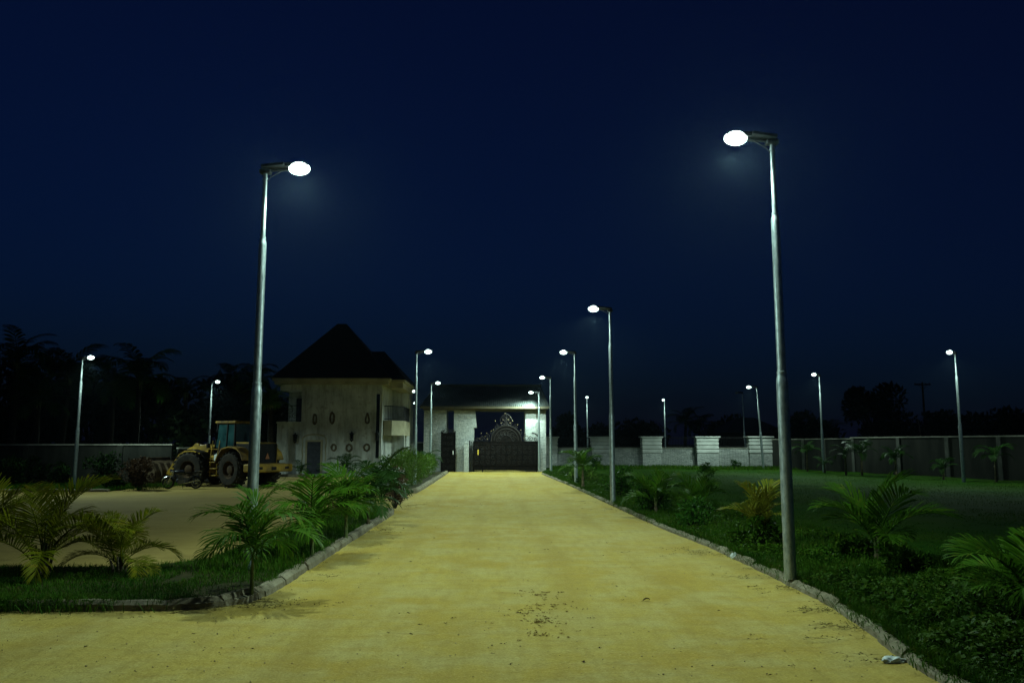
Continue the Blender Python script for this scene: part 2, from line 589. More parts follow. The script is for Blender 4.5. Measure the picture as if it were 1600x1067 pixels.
def build_ground():
    me = grid_mesh('ground', np.linspace(-600, 600, 13), np.linspace(-100, 1500, 17), lambda X, Y: X * 0 - .03, M['earth'])
    tag(link('ground', me), kind='structure')
    # yard of beaten dirt on the left
    f = lambda X, Y: -.012 + .012 * vnoise(X * .7, Y * .7, 5)
    me = grid_mesh('yard', np.linspace(-46, -2.6, 60), np.linspace(8, 53.9, 60), lambda X, Y: f(X, Y) - .008, M['yard'])
    tag(link('yard', me), kind='structure')
    # road: main drive plus the side track at its near end
    def rz(X, Y):
        return .004 + .012 * (vnoise(X * .9, Y * .5, 1) - .5) + .008 * (vnoise(X * 3.1, Y * 2.3, 2) - .5) + .03 * np.exp(-((X - rkerb(Y)) / .35) ** 2)
    ys = np.concatenate([np.arange(-8, 22, .25), np.arange(22, 70, .8)])
    left = np.array([-46, -40, -34, -29, -25, -22, -19.5, -17.5] + list(np.arange(-16, -3.3, .25)))
    w = np.linspace(0, 1, 40)
    V, F = [], []
    rows = []
    for y in ys:
        xr = -3.3 + w * (float(rkerb(y)) + .12 + 3.3)
        row = np.concatenate([left[:-1] if y < 11.7 else [], xr])
        rows.append((len(V), len(row)))
        V += [(x, y, float(rz(x, y))) for x in row]
    for (o0, n0), (o1, n1) in zip(rows[:-1], rows[1:]):
        d0, d1 = o0 + n0 - 1, o1 + n1 - 1
        for k in range(min(n0, n1) - 1):
            F.append((d0 - k - 1, d0 - k, d1 - k, d1 - k - 1))
    F = np.array(F)
    tag(link('road', tri_mesh('road', np.array(V), F.ravel(), np.full(len(F), 4), M['road'], True)), kind='structure')
    # lawn right of the kerb
    ys = np.concatenate([np.arange(-8, 20, .4), np.arange(20, 76, 1.0)])
    w = np.concatenate([np.linspace(0, .12, 12), np.linspace(.13, 1, 40)])
    X = rkerb(ys)[:, None] + .12 + w[None, :] * (44 - rkerb(ys)[:, None])
    Y = np.repeat(ys[:, None], len(w), 1)
    V = np.stack([X, Y, lawn_z(X, Y)], -1).reshape(-1, 3)
    nx, ny = len(w), len(ys)
    i = (np.arange(ny - 1)[:, None] * nx + np.arange(nx - 1)[None, :]).ravel()
    F = np.stack([i, i + 1, i + nx + 1, i + nx], -1)
    tag(link('lawn', tri_mesh('lawn', V, F.ravel(), np.full(len(F), 4), M['lawn'], True)), kind='structure')
    # planted beds on the left
    def bed(poly, z, mat):
        mb = MB().prism_z(poly, -.05, z)
        return tag(mb.build('planting_bed', mat), kind='structure')
    bed(LEFT_BED, .10, M['soil'])
    bed(HEDGE_BED, .12, M['soil'])
    bed([(-48, 37.9), (-17.7, 37.7), (-18.4, 53), (-48, 53)], .08, M['lawn'])


LEFT_BED = [(-40, 11.22), (-4.3, 11.12), (-3.75, 11.25), (-3.4, 11.7), (-3.28, 12.6), (-3.12, 26.2), (-3.5, 26.7), (-5.0, 26.7), (-5.2, 15.2), (-6, 14.25), (-40, 14.6)]
HEDGE_BED = [(-3.5, 36.2), (-3.35, 36.6), (-3.3, 59.5), (-6.0, 59.5), (-6.0, 36.2)]


def kerb(path, side=1, seed=0, w=.22, h=.17):
    """row of worn cast kerb stones along a path; side=+1: stone body lies left of the walking direction"""
    rg = random.Random(seed)
    P = [np.array(p, float) for p in path]
    seg = [np.linalg.norm(P[i + 1] - P[i]) for i in range(len(P) - 1)]
    cum = [0]
    for s in seg: cum.append(cum[-1] + s)
    tot = cum[-1]

    def pos(s):
        s = min(max(s, 0), tot - 1e-6)
        for i in range(len(seg)):
            if s <= cum[i + 1]:
                d = (P[i + 1] - P[i]) / seg[i]
                return P[i] + d * (s - cum[i]), d
    mb = MB()
    s = 0
    while s < tot - .05:
        L = min(rg.uniform(.55, .95), tot - s)
        a, da = pos(s + .006)
        b, db = pos(s + L - .006)
        jit = rg.uniform(-.011, .011)
        hh = h + rg.uniform(-.022, .018)
        prof = [(0 + jit, -.06), (.015 + jit, hh * .62), (.075 + jit, hh), (w + jit, hh - rg.uniform(0, .02)), (w + jit, -.06)]
        n = 4
        rings = []
        for k in range(n + 1):
            t = k / n
            c = a + (b - a) * t
            d = (b - a) / (np.linalg.norm(b - a) + 1e-9)
            nrm = np.array([-d[1], d[0]]) * side
            e = .012 if k in (0, n) else 0
            rings.append([(c[0] + nrm[0] * (q[0] + rg.uniform(-.007, .007) + e * (q[0] < w / 2)), c[1] + nrm[1] * (q[0] + e * (q[0] < w / 2)), q[1] + rg.uniform(-.007, .007) - e * (q[1] > 0)) for q in prof])
        vs = [p for r in rings for p in r]
        m = len(prof)
        fs = []
        for k in range(n):
            for j in range(m - 1):
                fs.append((k * m + j, k * m + j + 1, (k + 1) * m + j + 1, (k + 1) * m + j) if side < 0 else (k * m + j, (k + 1) * m + j, (k + 1) * m + j + 1, k * m + j + 1))
        fs.append(tuple(range(m)))
        fs.append(tuple(range(n * m + m - 1, n * m - 1, -1)))
        mb.add(vs, fs)
        s += L
    # mortar bed that the stones sit in, joins the row into one kerb
    core = []
    N = max(2, int(tot / .3))
    for k in range(N + 1):
        c, d = pos(tot * k / N)
        nrm = np.array([-d[1], d[0]]) * side
        core.append([(c[0] + nrm[0] * o, c[1] + nrm[1] * o, z) for o, z in ((.05, -.05), (.05, h * .5), (w - .05, h * .6), (w - .05, -.05))])
    vs = [p for r in core for p in r]
    fs = []
    for k in range(N):
        for j in range(3):
            fs.append((k * 4 + j, k * 4 + j + 1, k * 4 + 5 + j, k * 4 + 4 + j))
    mb.add(vs, fs)
    return tag(mb.build('kerb', M['kerb']), kind='structure')


def build_kerbs():
    ys = np.concatenate([[-8, 3], np.arange(5, 61.5, 1.5)])
    kerb([(float(rkerb(y)), float(y)) for y in ys], side=-1, seed=1, w=.18, h=.14)
    kerb([(-40, 11.1), (-4.3, 11.0), (-3.75, 11.1), (-3.35, 11.5), (-3.2, 12.3), (-3.02, 25.8), (-3.2, 26.6), (-3.8, 27.0), (-5.1, 27.0)], side=1, seed=2, w=.19, h=.15)
    kerb([(-6.0, 36.05), (-3.7, 36.05), (-3.25, 36.4), (-3.18, 59.5)], side=1, seed=3, h=.2)
    kerb([(-46, 37.8), (-17.6, 37.6)], side=1, seed=4, h=.14)


# ------------------------------------------------------------------ street lamps
def lamp_meshes():
    H1, H2, H3 = 3.09, 5.66, 6.9
    pole = MB().lathe([(.0, 0), (.093, 0), (.092, .05), (.090, H1 - .13), (.086, H1 - .06), (.074, H1), (.074, H1 + .04)], 20)
    mid = MB().lathe([(.068, H1 - .02), (.066, H2 - .1), (.063, H2 - .05), (.050, H2), (.050, H2 + .03)], 18)
    top = MB().lathe([(.042, H2 - .02), (.039, H3), (.0, H3)], 16)
    cols = []
    for z, r in ((H1 + .045, .074), (H2 + .035, .048), (H3 - .14, .046)):
        col = MB()
        cols.append(col)
        col.lathe([(r - .008, z - .02), (r + .004, z - .016), (r + .004, z + .016), (r - .008, z + .02)], 18)
    # bracket and slim solar housing above, outreach along +x, a few degrees up
    arm = MB()
    arm.bbox(-.10, .10, -.07, .07, H3 - .05, H3 + .03, .012)
    arm.tube([(0, 0, H3), (.15, 0, H3 + .02), (.42, 0, H3 + .035)], .028, 10)
    arm.tube([(0, 0, H3 - .22), (.10, 0, H3 - .1), (.30, 0, H3 + .015)], .012, 6)
    hous = MB()
    # solar slab, tapered plan
    a, b = -.06, .36
    z0 = H3 + .045
    hous.add([(a, -.10, z0), (b, -.17, z0 + .03), (b, .17, z0 + .03), (a, .10, z0), (a, -.10, z0 + .05), (b, -.17, z0 + .075), (b, .17, z0 + .075), (a, .10, z0 + .05)],
             [(3, 2, 1, 0), (4, 5, 6, 7), (0, 1, 5, 4), (1, 2, 6, 5), (2, 3, 7, 6), (3, 0, 4, 7)])
    head = MB()
    head.add([(.36, -.10, z0 + .02), (.76, -.07, z0 + .06), (.76, .07, z0 + .06), (.36, .10, z0 + .02), (.36, -.10, z0 + .09), (.74, -.05, z0 + .11), (.74, .05, z0 + .11), (.36, .10, z0 + .09)],
             [(3, 2, 1, 0), (4, 5, 6, 7), (0, 1, 5, 4), (1, 2, 6, 5), (2, 3, 7, 6), (3, 0, 4, 7)])
    # bulging diffuser under the head
    lens = MB()
    prof = [(math.sin(q), math.cos(q)) for q in np.linspace(0, PI, 13)]
    prof[0] = (0, 1); prof[-1] = (0, -1)
    lens.lathe(prof, 18)
    lens.v = [(.60 + x * .195, y * .135, z0 + .01 + z * .118) for x, y, z in lens.v]
    return dict(pole=pole.mesh('pole', M['galv'], True), mid=mid.mesh('pole_section', M['galv'], True), top=top.mesh('pole_section', M['galv'], True),
                **{'collar%d' % i: c.mesh('collar', M['galv'], True) for i, c in enumerate(cols)}, arm=arm.mesh('bracket', M['dark_housing'], True), hous=hous.mesh('solar_panel', M['dark_housing']),
                head=head.mesh('lamp_head', M['dark_housing']), lens=lens.mesh('diffuser', M['lens'], True))


def lamp_light():
    """road-lighting optic: wide along the drive, short behind the pole (as an IES curve would give)"""
    ld = bpy.data.lights.new('lamp_light', 'POINT')
    ld.energy = LAMP_W
    ld.color = LAMP_COL
    ld.shadow_soft_size = .10
    ld.use_nodes = True
    nt = ld.node_tree
    em = [n for n in nt.nodes if n.type == 'EMISSION'][0]
    N = nt.nodes.new

    def mth(op, a, b=None, c=None):
        n = N('ShaderNodeMath')
        n.operation = op
        for i, v in enumerate((a, b, c)):
            if v is None: continue
            if isinstance(v, (int, float)): n.inputs[i].default_value = v
            else: nt.links.new(v, n.inputs[i])
        return n.outputs[0]
    tc = N('ShaderNodeTexCoord')
    sp = N('ShaderNodeSeparateXYZ')
    nt.links.new(tc.outputs['Normal'], sp.inputs[0])
    dx, dy, dz = [mth('MULTIPLY', sp.outputs[i], LSIGN) for i in range(3)]
    down = mth('MAXIMUM', mth('MULTIPLY', dz, -1), .02)
    fx = mth('MULTIPLY', mth('MAXIMUM', dx, 0), FWD)      # towards the drive
    bx = mth('MULTIPLY', mth('MINIMUM', dx, 0), BACK)     # behind the pole
    ax = mth('ADD', fx, bx)
    ay = mth('MULTIPLY', dy, ALONG)
    m2 = mth('DIVIDE', mth('ADD', mth('MULTIPLY', ax, ax), mth('MULTIPLY', ay, ay)), mth('MULTIPLY', down, down))
    wing = mth('MINIMUM', mth('POWER', mth('ADD', m2, 1), WING), CAP)
    m = mth('SQRT', m2)
    mr = N('ShaderNodeMapRange')
    mr.interpolation_type = 'SMOOTHSTEP'
    mr.inputs['From Min'].default_value = M0
    mr.inputs['From Max'].default_value = M1
    mr.inputs['To Min'].default_value = 1
    mr.inputs['To Max'].default_value = 0
    nt.links.new(m, mr.inputs['Value'])
    cut = N('ShaderNodeMapRange')                          # house-side shield behind the pole
    cut.interpolation_type = 'SMOOTHSTEP'
    cut.inputs['From Min'].default_value = -.75
    cut.inputs['From Max'].default_value = .1
    cut.inputs['To Min'].default_value = SHIELD
    cut.inputs['To Max'].default_value = 1
    nt.links.new(mth('DIVIDE', dx, down), cut.inputs['Value'])
    nt.links.new(mth('ADD', mth('MULTIPLY', mth('MULTIPLY', wing, mr.outputs[0]), cut.outputs[0]), SPILL), em.inputs['Strength'])
    return ld


def street_lamp(lm, px, py, Y, dirn, label, group, z=None, tilt=0.0, lit=True, H=None):
    """px,py: top of the pole; Y distance; dirn: outreach azimuth (0=+x)"""
    p = at(px, py, Y)
    top = p[2]
    z = .0 if z is None else z
    sc = (top - z) / 6.9 if H is None else H / 6.9
    r = empty('street_lamp', (p[0], p[1], z), 0)
    r.rotation_euler = (0, tilt, 0)
    r.scale = (1, 1, sc)
    tag(r, label, 'street lamp', group)
    for k, nm in (('pole', 'pole'), ('mid', 'pole_section'), ('top', 'pole_section'), ('collar0', 'collar'), ('collar1', 'collar'), ('collar2', 'collar')):
        link(nm, lm[k], r)
    for k, nm in (('arm', 'bracket'), ('hous', 'solar_panel'), ('head', 'lamp_head')):
        o = link(nm, lm[k], r, rot=(0, 0, dirn))
        if k == 'head':
            d = link('diffuser', lm['lens'], o)
            if lit:
                ld = lm.get('light')
                if ld is None:
                    ld = lm['light'] = lamp_light()
                lo = bpy.data.objects.new('lamp_light', ld)
                COL.objects.link(lo)
                lo.parent = o
                lo.location = (.60, 0, 6.9 - .21)
                lo.rotation_euler = (0, -.0, 0)
            if not lit:
                me = lm['lens'].copy()
                me.materials.clear()
                me.materials.append(M['lens_off'])
                d.data = me
    return r


def build_lamps():
    lm = lamp_meshes()
    R0, L0 = 0.0, PI
    gl, gr, gf, go = 'street lamps left of the drive', 'street lamps right of the drive', 'street lamps along the side walls', 'street lamps beyond the gate and fence'
    S = lambda *a, **k: street_lamp(lm, *a, **k)
    S(415, 268, 13.9, R0, 'tall lit street lamp, stepped steel pole rising behind the palm at the left kerb corner', gl, z=.05)
    S(1206, 222, 12.5, L0, 'largest lit street lamp, stepped steel pole on the grass nearest the viewer', gr, z=.14)
    S(651, 551, 41.8, R0, 'lit street lamp rising above the clipped hedge between the house and the gatehouse', gl, z=.1)
    S(674, 600, 57.5, R0 - .6, 'lit street lamp standing in front of the left stone wall of the gatehouse', gl, z=.05)
    S(953, 485, 28.5, L0, 'second largest lit street lamp in the right row, rising behind a dark bush', gr, z=.15)
    S(898, 552, 42.1, L0, 'lit street lamp third from the viewer in the right row, before the stone fence', gr, z=.15)
    S(860, 591, 58.4, L0, 'lit street lamp at the right road edge just beside the gatehouse corner', gr, z=.1)
    S(842, 614, 61.2, L0 - .1, 'lit street lamp in front of the right gatehouse pillar, shining on the ribbed roof', gr, z=.1)
    S(129, 561, 40.6, R0 - .45, 'lit street lamp by the long wall on the far left, under dark palms', gf, z=.08)
    S(331, 598, 60, R0 - .5, 'lit street lamp rising behind the cab of the yellow loader', gf, z=.05)
    S(636.5, 612, 72, R0 + .3, 'lit street lamp beyond the house balcony, the higher of two close together', go, z=0)
    S(641, 630, 95, R0 + .6, 'small lit street lamp beyond the house balcony, the lower of two close together', go, z=0)
    S(917, 622, 84, -PI / 2 - .1, 'distant lit street lamp rising behind the leftmost wide bay of the stone fence', go, z=0)
    S(1038, 626, 88, -PI / 2 - .4, 'distant lit street lamp rising behind the stone fence between its middle pillars', go, z=0)
    S(1188, 605, 62.5, L0 - .25, 'leaning lit street lamp in front of the end pillar of the stone fence', gf, z=.18, tilt=-.045)
    S(1280, 587, 56.2, L0 + .55, 'lit street lamp beside the side wall, above two small palms at the lawn edge', gf, z=.16)
    S(1492, 553, 42.2, L0 + .6, 'lit street lamp by the dark side wall at the far right of the lawn', gf, z=.16)
    S(1162, 614, 86, L0, 'unlit street lamp, a dim thin pole behind the stone fence', go, z=0, lit=False, tilt=-.02)


# ------------------------------------------------------------------ buildings
def build_house():
    r = empty('house', (-11, 58, 0))
    tag(r, 'two-storey weathered stucco house with steep dark hip roof and balconies beside the yard', 'house')
    off = Vector((-11, 58, 0))

    def B(mb, name, mat, parent=r, **k):
        if parent is r:
            mb.v = [(x + 11, y - 58, z) for x, y, z in mb.v]
        return mb.build(name, mat, parent, **k)
    xl, xr, yf, yb = -14.62, -7.57, 55.0, 62.0
    w = MB()
    w.box(xl, xr, yf, yb, 0, 3.6)
    w.box(-13.0, xr, yf, yb, 3.6, 5.8)
    w.box(-14.4, -13.0, 57.0, yb, 3.6, 5.8)
    w.box(-14.5, xr, yf - .01, yb, 5.8, 6.2)
    w.box(-12.0, -6.45, 61.2, 66, 0, 6.2)
    B(w, 'wall', M['stucco'])
    for q in ((-14.05, -13.9, yf - .05, yf, 0, 3.55), (-8.15, -7.9, yf - .09, yf, 0, 6.1), (-7.66, -7.5, yf - .09, yf + .3, 0, 6.1)):
        B(MB().box(*q), 'pilaster', M['stucco'])
    B(MB().box(-14.66, -12.98, yf - .1, yf, 3.55, 3.66), 'balcony_ledge', M['stucco'])
    B(MB().box(-7.9, -7.66, yf - .02, yf, 1.2, 5.55), 'slit_window', M['dark_glass'])
    c = MB()
    c.box(-14.82, -7.1, 54.62, 62.4, 6.2, 6.42)
    c.box(-14.95, -6.95, 54.45, 62.5, 6.42, 6.6)
    c.box(-7.1, -6.2, 55.7, 62.4, 6.02, 6.42)
    c.box(-6.95, -6.05, 55.5, 62.5, 6.42, 6.585)
    B(c, 'cornice', M['cornice'])
    rf = MB()
    z0, z1 = 6.6, 10.9
    x0, x1, y0, y1 = -15.02, -6.88, 54.38, 62.6
    vs = [(x0, y0, z0), (x1, y0, z0), (x1, y1, z0), (x0, y1, z0), (-11.35, 58.2, z1), (-10.7, 58.2, z1), (-11.35, 58.8, z1), (-10.7, 58.8, z1)]
    rf.add(vs, [(0, 1, 5, 4), (1, 2, 7, 5), (2, 3, 6, 7), (3, 0, 4, 6), (4, 5, 7, 6), (3, 2, 1, 0)])
    x0, x1, y0, y1 = -11, -5.95, 55.42, 66.5
    vs = [(x0, y0, z0 - .005), (x1, y0, z0 - .005), (x1, y1, z0 - .005), (x0, y1, z0 - .005), (-10.6, 59.6, 9.02), (-8.05, 59.6, 9.02)]
    rf.add(vs, [(0, 1, 5, 4), (1, 2, 5), (2, 3, 4, 5), (3, 0, 4), (3, 2, 1, 0)])
    B(rf, 'roof', M['rooftile'])
    # corner porch on the right with angled balcony
    pl = [(-7.57, 55.95), (-6.95, 55.95), (-6.2, 57.1), (-6.2, 61.2), (-7.57, 61.2)]
    B(MB().prism_z(pl, 2.75, 3.78), 'balcony_slab', M['cornice'])
    B(MB().box(-6.46, -6.2, 57.15, 57.45, 0, 2.75), 'column', M['stucco'])
    B(MB().box(-7.55, -6.45, 60.9, 61.19, .0, 2.75).box(-7.3, -6.9, 60.86, 60.9, .1, 2.1), 'porch_wall', M['stucco'])

    def railing(path, z, h, name='balcony_railing', step=.13):
        m = MB()
        for i in range(len(path) - 1):
            a, b = np.array(path[i]), np.array(path[i + 1])
            L = np.linalg.norm(b - a)
            for zz in (z + .08, z + h):
                m.tube([(a[0], a[1], zz), (b[0], b[1], zz)], .025, 6)
            n = max(1, int(L / step))
            for k in range(n + 1):
                q = a + (b - a) * k / n
                m.tube([(q[0], q[1], z), (q[0], q[1], z + h)], .014, 5)
        return B(m, name, M['black_metal'])
    railing([(-7.5, 56.0), (-6.97, 56.0), (-6.25, 57.12), (-6.25, 61)], 3.78, 1.0, step=.1)
    railing([(-7.5, 56.0), (-6.97, 56.0), (-6.3, 57.1)], .05, 1.1, 'porch_railing')
    rl = railing([(-14.55, 56.9), (-14.55, 55.03), (-13.05, 55.03)], 3.66, 1.1, step=.3)
    m = MB()
    for cx, cz, R in ((-14.2, 4.1, .22), (-13.8, 4.35, .2), (-13.45, 4.05, .22), (-13.85, 3.95, .14)):
        pts = [(cx + (R * (1 - t * .8)) * math.cos(t * 9), 55.03, cz + (R * (1 - t * .8)) * math.sin(t * 9)) for t in np.linspace(0, 1, 22)]
        m.tube(pts, .016, 5)
    m.v = [(x + 11, y - 58, z) for x, y, z in m.v]
    m.build('scrollwork', M['black_metal'], rl)
    dx0, dx1 = X_at(461.5, 57), X_at(473.5, 57)
    B(MB().box(dx0, -13.02, 56.94, 56.998, 3.66, 5.35), 'balcony_door', M['door'])
    # front door with plaster surround
    a, b, zt = X_at(480.5, 55), X_at(501.5, 55), Z_at(690, 55, 490)
    m = MB()
    m.box(a - .12, a, yf - .07, yf, .15, zt).box(b, b + .12, yf - .07, yf, .15, zt).box(a - .12, b + .12, yf - .07, yf, zt, zt + .13)
    B(m, 'door_surround', M['cornice'])
    m = MB()
    pts = [(a - .33, yf, .3)] + [(a - .33 + .02 * math.sin(i * 2.1), yf, .3 + (zt - .1) * i / 8) for i in range(1, 9)] + \
          [((a + b) / 2 + ((b - a) / 2 + .32) * math.cos(t), yf, zt + .22 + .28 * math.sin(t)) for t in np.linspace(PI * .95, PI * .05, 14)] + \
          [(b + .33 + .03 * math.sin(i * 1.7), yf, .5 + (zt - .3) * (8 - i) / 8) for i in range(1, 7)]
    m.tube(pts, [.03 + .03 * random.random() for _ in pts], 6)
    B(m, 'plaster_moulding', M['cornice'])
    d = B(MB().box(a, b, yf - .035, yf, .15, zt), 'door', M['door'])
    m = MB()
    for k in range(2):
        for j in range(3):
            xx = a + (b - a) * (k + .5) / 2
            m.bbox(xx - .2, xx + .2, yf - .05, yf - .034, .35 + j * .62, .85 + j * .62, .008)
    m.v = [(x + 11, y - 58, z) for x, y, z in m.v]
    m.build('door_panel', M['door'], d)
    # raised plaster ornaments
    for px, py, rx, rz, kind in ((492, 655, 2.4, 7.5, 'o'), (519, 653, 3.0, 8, 'oo'), (549, 652.5, 1.6, 1.8, 'd'), (574, 653, 3.2, 8, 't'),
                                 (521.5, 699, 3.4, 4.6, 'o'), (545.5, 699.5, 4, 5, 'oo'), (573, 699, 4, 4.8, 'oo')):
        c = at(px, py, yf - .01)
        k = yf / F_PX
        m = MB()
        if kind == 'd':
            m.lathe([(0, .07), (rx * k * .6, .06), (rx * k, .02), (rx * k * 1.1, -.01)], 14, 'y', c)
        elif kind == 't':
            pts = []
            for t in np.linspace(0, 2 * PI, 24):
                wd = rx * k * math.cos(t) * (.55 - .45 * math.sin(t)) * 1.3
                pts.append((c[0] + wd, c[1], c[2] + rz * k * math.sin(t)))
            m.tube(pts, .06, 6, cap=False)
            m.lathe([(0, .08), (.1, .05), (.13, -.01)], 10, 'y', (c[0], c[1], c[2] - .12))
        else:
            pts = [(c[0] + rx * k * math.cos(t), c[1], c[2] + rz * k * math.sin(t)) for t in np.linspace(0, 2 * PI, 25)]
            m.tube(pts, [.05 + .03 * random.random() for _ in range(24)] + [.055], 6, cap=False)
            if kind == 'oo':
                for t in np.linspace(0, 2 * PI, 9)[:-1]:
                    m.lathe([(0, .05), (.05, .04), (.07, -.01)], 6, 'y', (c[0] + rx * k * 1.05 * math.cos(t), c[1] - .02, c[2] + rz * k * 1.05 * math.sin(t)))
        B(m, 'wall_ornament', M['ornament'], smooth=True)
    # carriage lanterns on the wall
    for px, py in ((461, 684), (549.5, 681.5), (589.5, 681)):
        c = at(px, py, yf - .22)
        if px > 580: c[1] -= .1
        m = MB()
        m.lathe([(0, .34), (.03, .33), (.05, .25), (.17, .18), (.18, .15), (.12, .14)], 8, 'z', c)
        m.lathe([(.12, -.22), (.13, -.25), (.06, -.32), (.02, -.38), (0, -.39)], 8, 'z', c)
        for t in range(6):
            x, y = c[0] + .115 * math.cos(t * PI / 3), c[1] + .115 * math.sin(t * PI / 3)
            m.tube([(x, y, c[2] - .23), (x, y, c[2] + .15)], .012, 4)
        m.tube([(c[0], yf - .0, c[2] + .1), (c[0], yf - .1, c[2] + .3), (c[0], c[1], c[2] + .34)], .02, 6)
        m.bbox(c[0] - .06, c[0] + .06, yf - .04, yf, c[2] - .05, c[2] + .2, .01)
        ln = B(m, 'wall_lantern', M['black_metal'])
        g = MB().lathe([(0, -.2), (.09, -.2), (.1, .13), (0, .13)], 8, 'z', (c[0] + 11, c[1] - 58, c[2]))
        g.build('lantern_glass', M['dark_glass'], ln)
    B(MB().bbox(-14.2, -12.1, 54.2, 55, -.02, .15, .03).bbox(-13.3, -12.2, 53.8, 54.2, -.02, .08, .03), 'doorstep', M['kerb'])


def build_gatehouse():
    ox, oy = -.7, 63.0
    r = empty('gatehouse', (ox, oy, 0))
    tag(r, 'stone-clad gatehouse with dark ribbed metal roof spanning the end of the drive', 'gatehouse')

    def B(mb, name, mat, parent=r, **k):
        mb.v = [(x - ox, y - oy, z) for x, y, z in mb.v]
        return mb.build(name, mat, parent, **k)
    yf, yb = 63.0, 65.6
    B(MB().box(X_at(662, yf), X_at(697, yf), yf, yb, -.05, 4.78), 'wall', M['stone'])
    x0 = X_at(709, yf)
    B(MB().prism_y([(x0, -.05), (X_at(740, yf), -.05), (X_at(740, yf), Z_at(668, yf)), (X_at(744.5, yf), Z_at(668, yf)), (X_at(742, yf), 4.78), (x0, 4.78)], yf, yb), 'pillar', M['stone'])
    B(MB().box(X_at(821, yf), X_at(853, yf), yf, yb, -.05, 4.78), 'pillar', M['stone'])
    # beam and fascia
    B(MB().box(X_at(660, 62.6), X_at(856, 62.6), 62.6, 66, 4.78, 5.0), 'fascia', M['fascia'])
    e0, e1, y0, y1, z0 = X_at(655, 62.2), X_at(859, 62.2), 62.2, 67.0, 5.0
    yr = 64.6
    r0, r1, zr = X_at(679, yr), X_at(845, yr), Z_at(602.5, yr, 760)
    mb = MB()
    # ribbed slopes: real ribs run from eave to ridge
    for (ya, yb2, flip) in ((y0, yr, 1), (y1, yr, -1)):
        N = 260
        vs = []
        for i in range(N + 1):
            u = i / N
            rib = .05 * max(0, math.cos(i * 2 * PI / 4)) if 0 < i < N else 0
            for v in (0, 1):
                x = (e0 + (e1 - e0) * u) * (1 - v) + (r0 + (r1 - r0) * u) * v
                vs.append((x, ya + (yb2 - ya) * v, (z0 + .06) + (zr - z0 - .06) * v + rib))
        fs = [(2 * i, 2 * i + 2, 2 * i + 3, 2 * i + 1)[::flip] for i in range(N)]
        mb.add(vs, fs)
    mb.add([(e1, y0, z0 + .06), (e1, y1, z0 + .06), (r1, yr, zr), (e0, y0, z0 + .06), (e0, y1, z0 + .06), (r0, yr, zr)], [(0, 1, 2), (4, 3, 5)])
    mb.tube([(r0 - .1, yr, zr + .02), (r1 + .1, yr, zr + .02)], .09, 8)
    B(mb, 'roof', M['metal_roof'])
    m = MB().box(e0, e1, y0 + .01, y0 + .07, z0 - .12, z0 + .06)
    B(m, 'eaves_board', M['fascia'])
    B(MB().box(e0 + .1, e1 - .1, y0 + .07, 62.6, z0 - .06, z0), 'soffit', M['fascia'])
    # slim posts that the sliding gate closes against
    p = MB().bbox(X_at(725, 62.3), X_at(732.5, 62.3), 62.3, 62.7, -.05, 2.32, .03)
    B(p, 'gate_post', M['stone'])
    B(MB().bbox(X_at(733, 62.45), X_at(735, 62.45), 62.35, 62.6, -.05, 2.42, .02).bbox(X_at(736.5, 62.45), X_at(738.2, 62.45), 62.35, 62.6, -.05, 2.38, .02), 'gate_post', M['black_metal'])


def scroll(m, cx, y, cz, R, turns=1.6, start=0.0, flip=1, r=.025, n=26):
    pts = []
    for t in np.linspace(0, 1, n):
        a = start + flip * turns * 2 * PI * t
        q = R * (1 - .82 * t)
        pts.append((cx + q * math.cos(a), y, cz + q * math.sin(a)))
    m.tube(pts, [r * (1 - .4 * t) for t in np.linspace(0, 1, n)], 5)


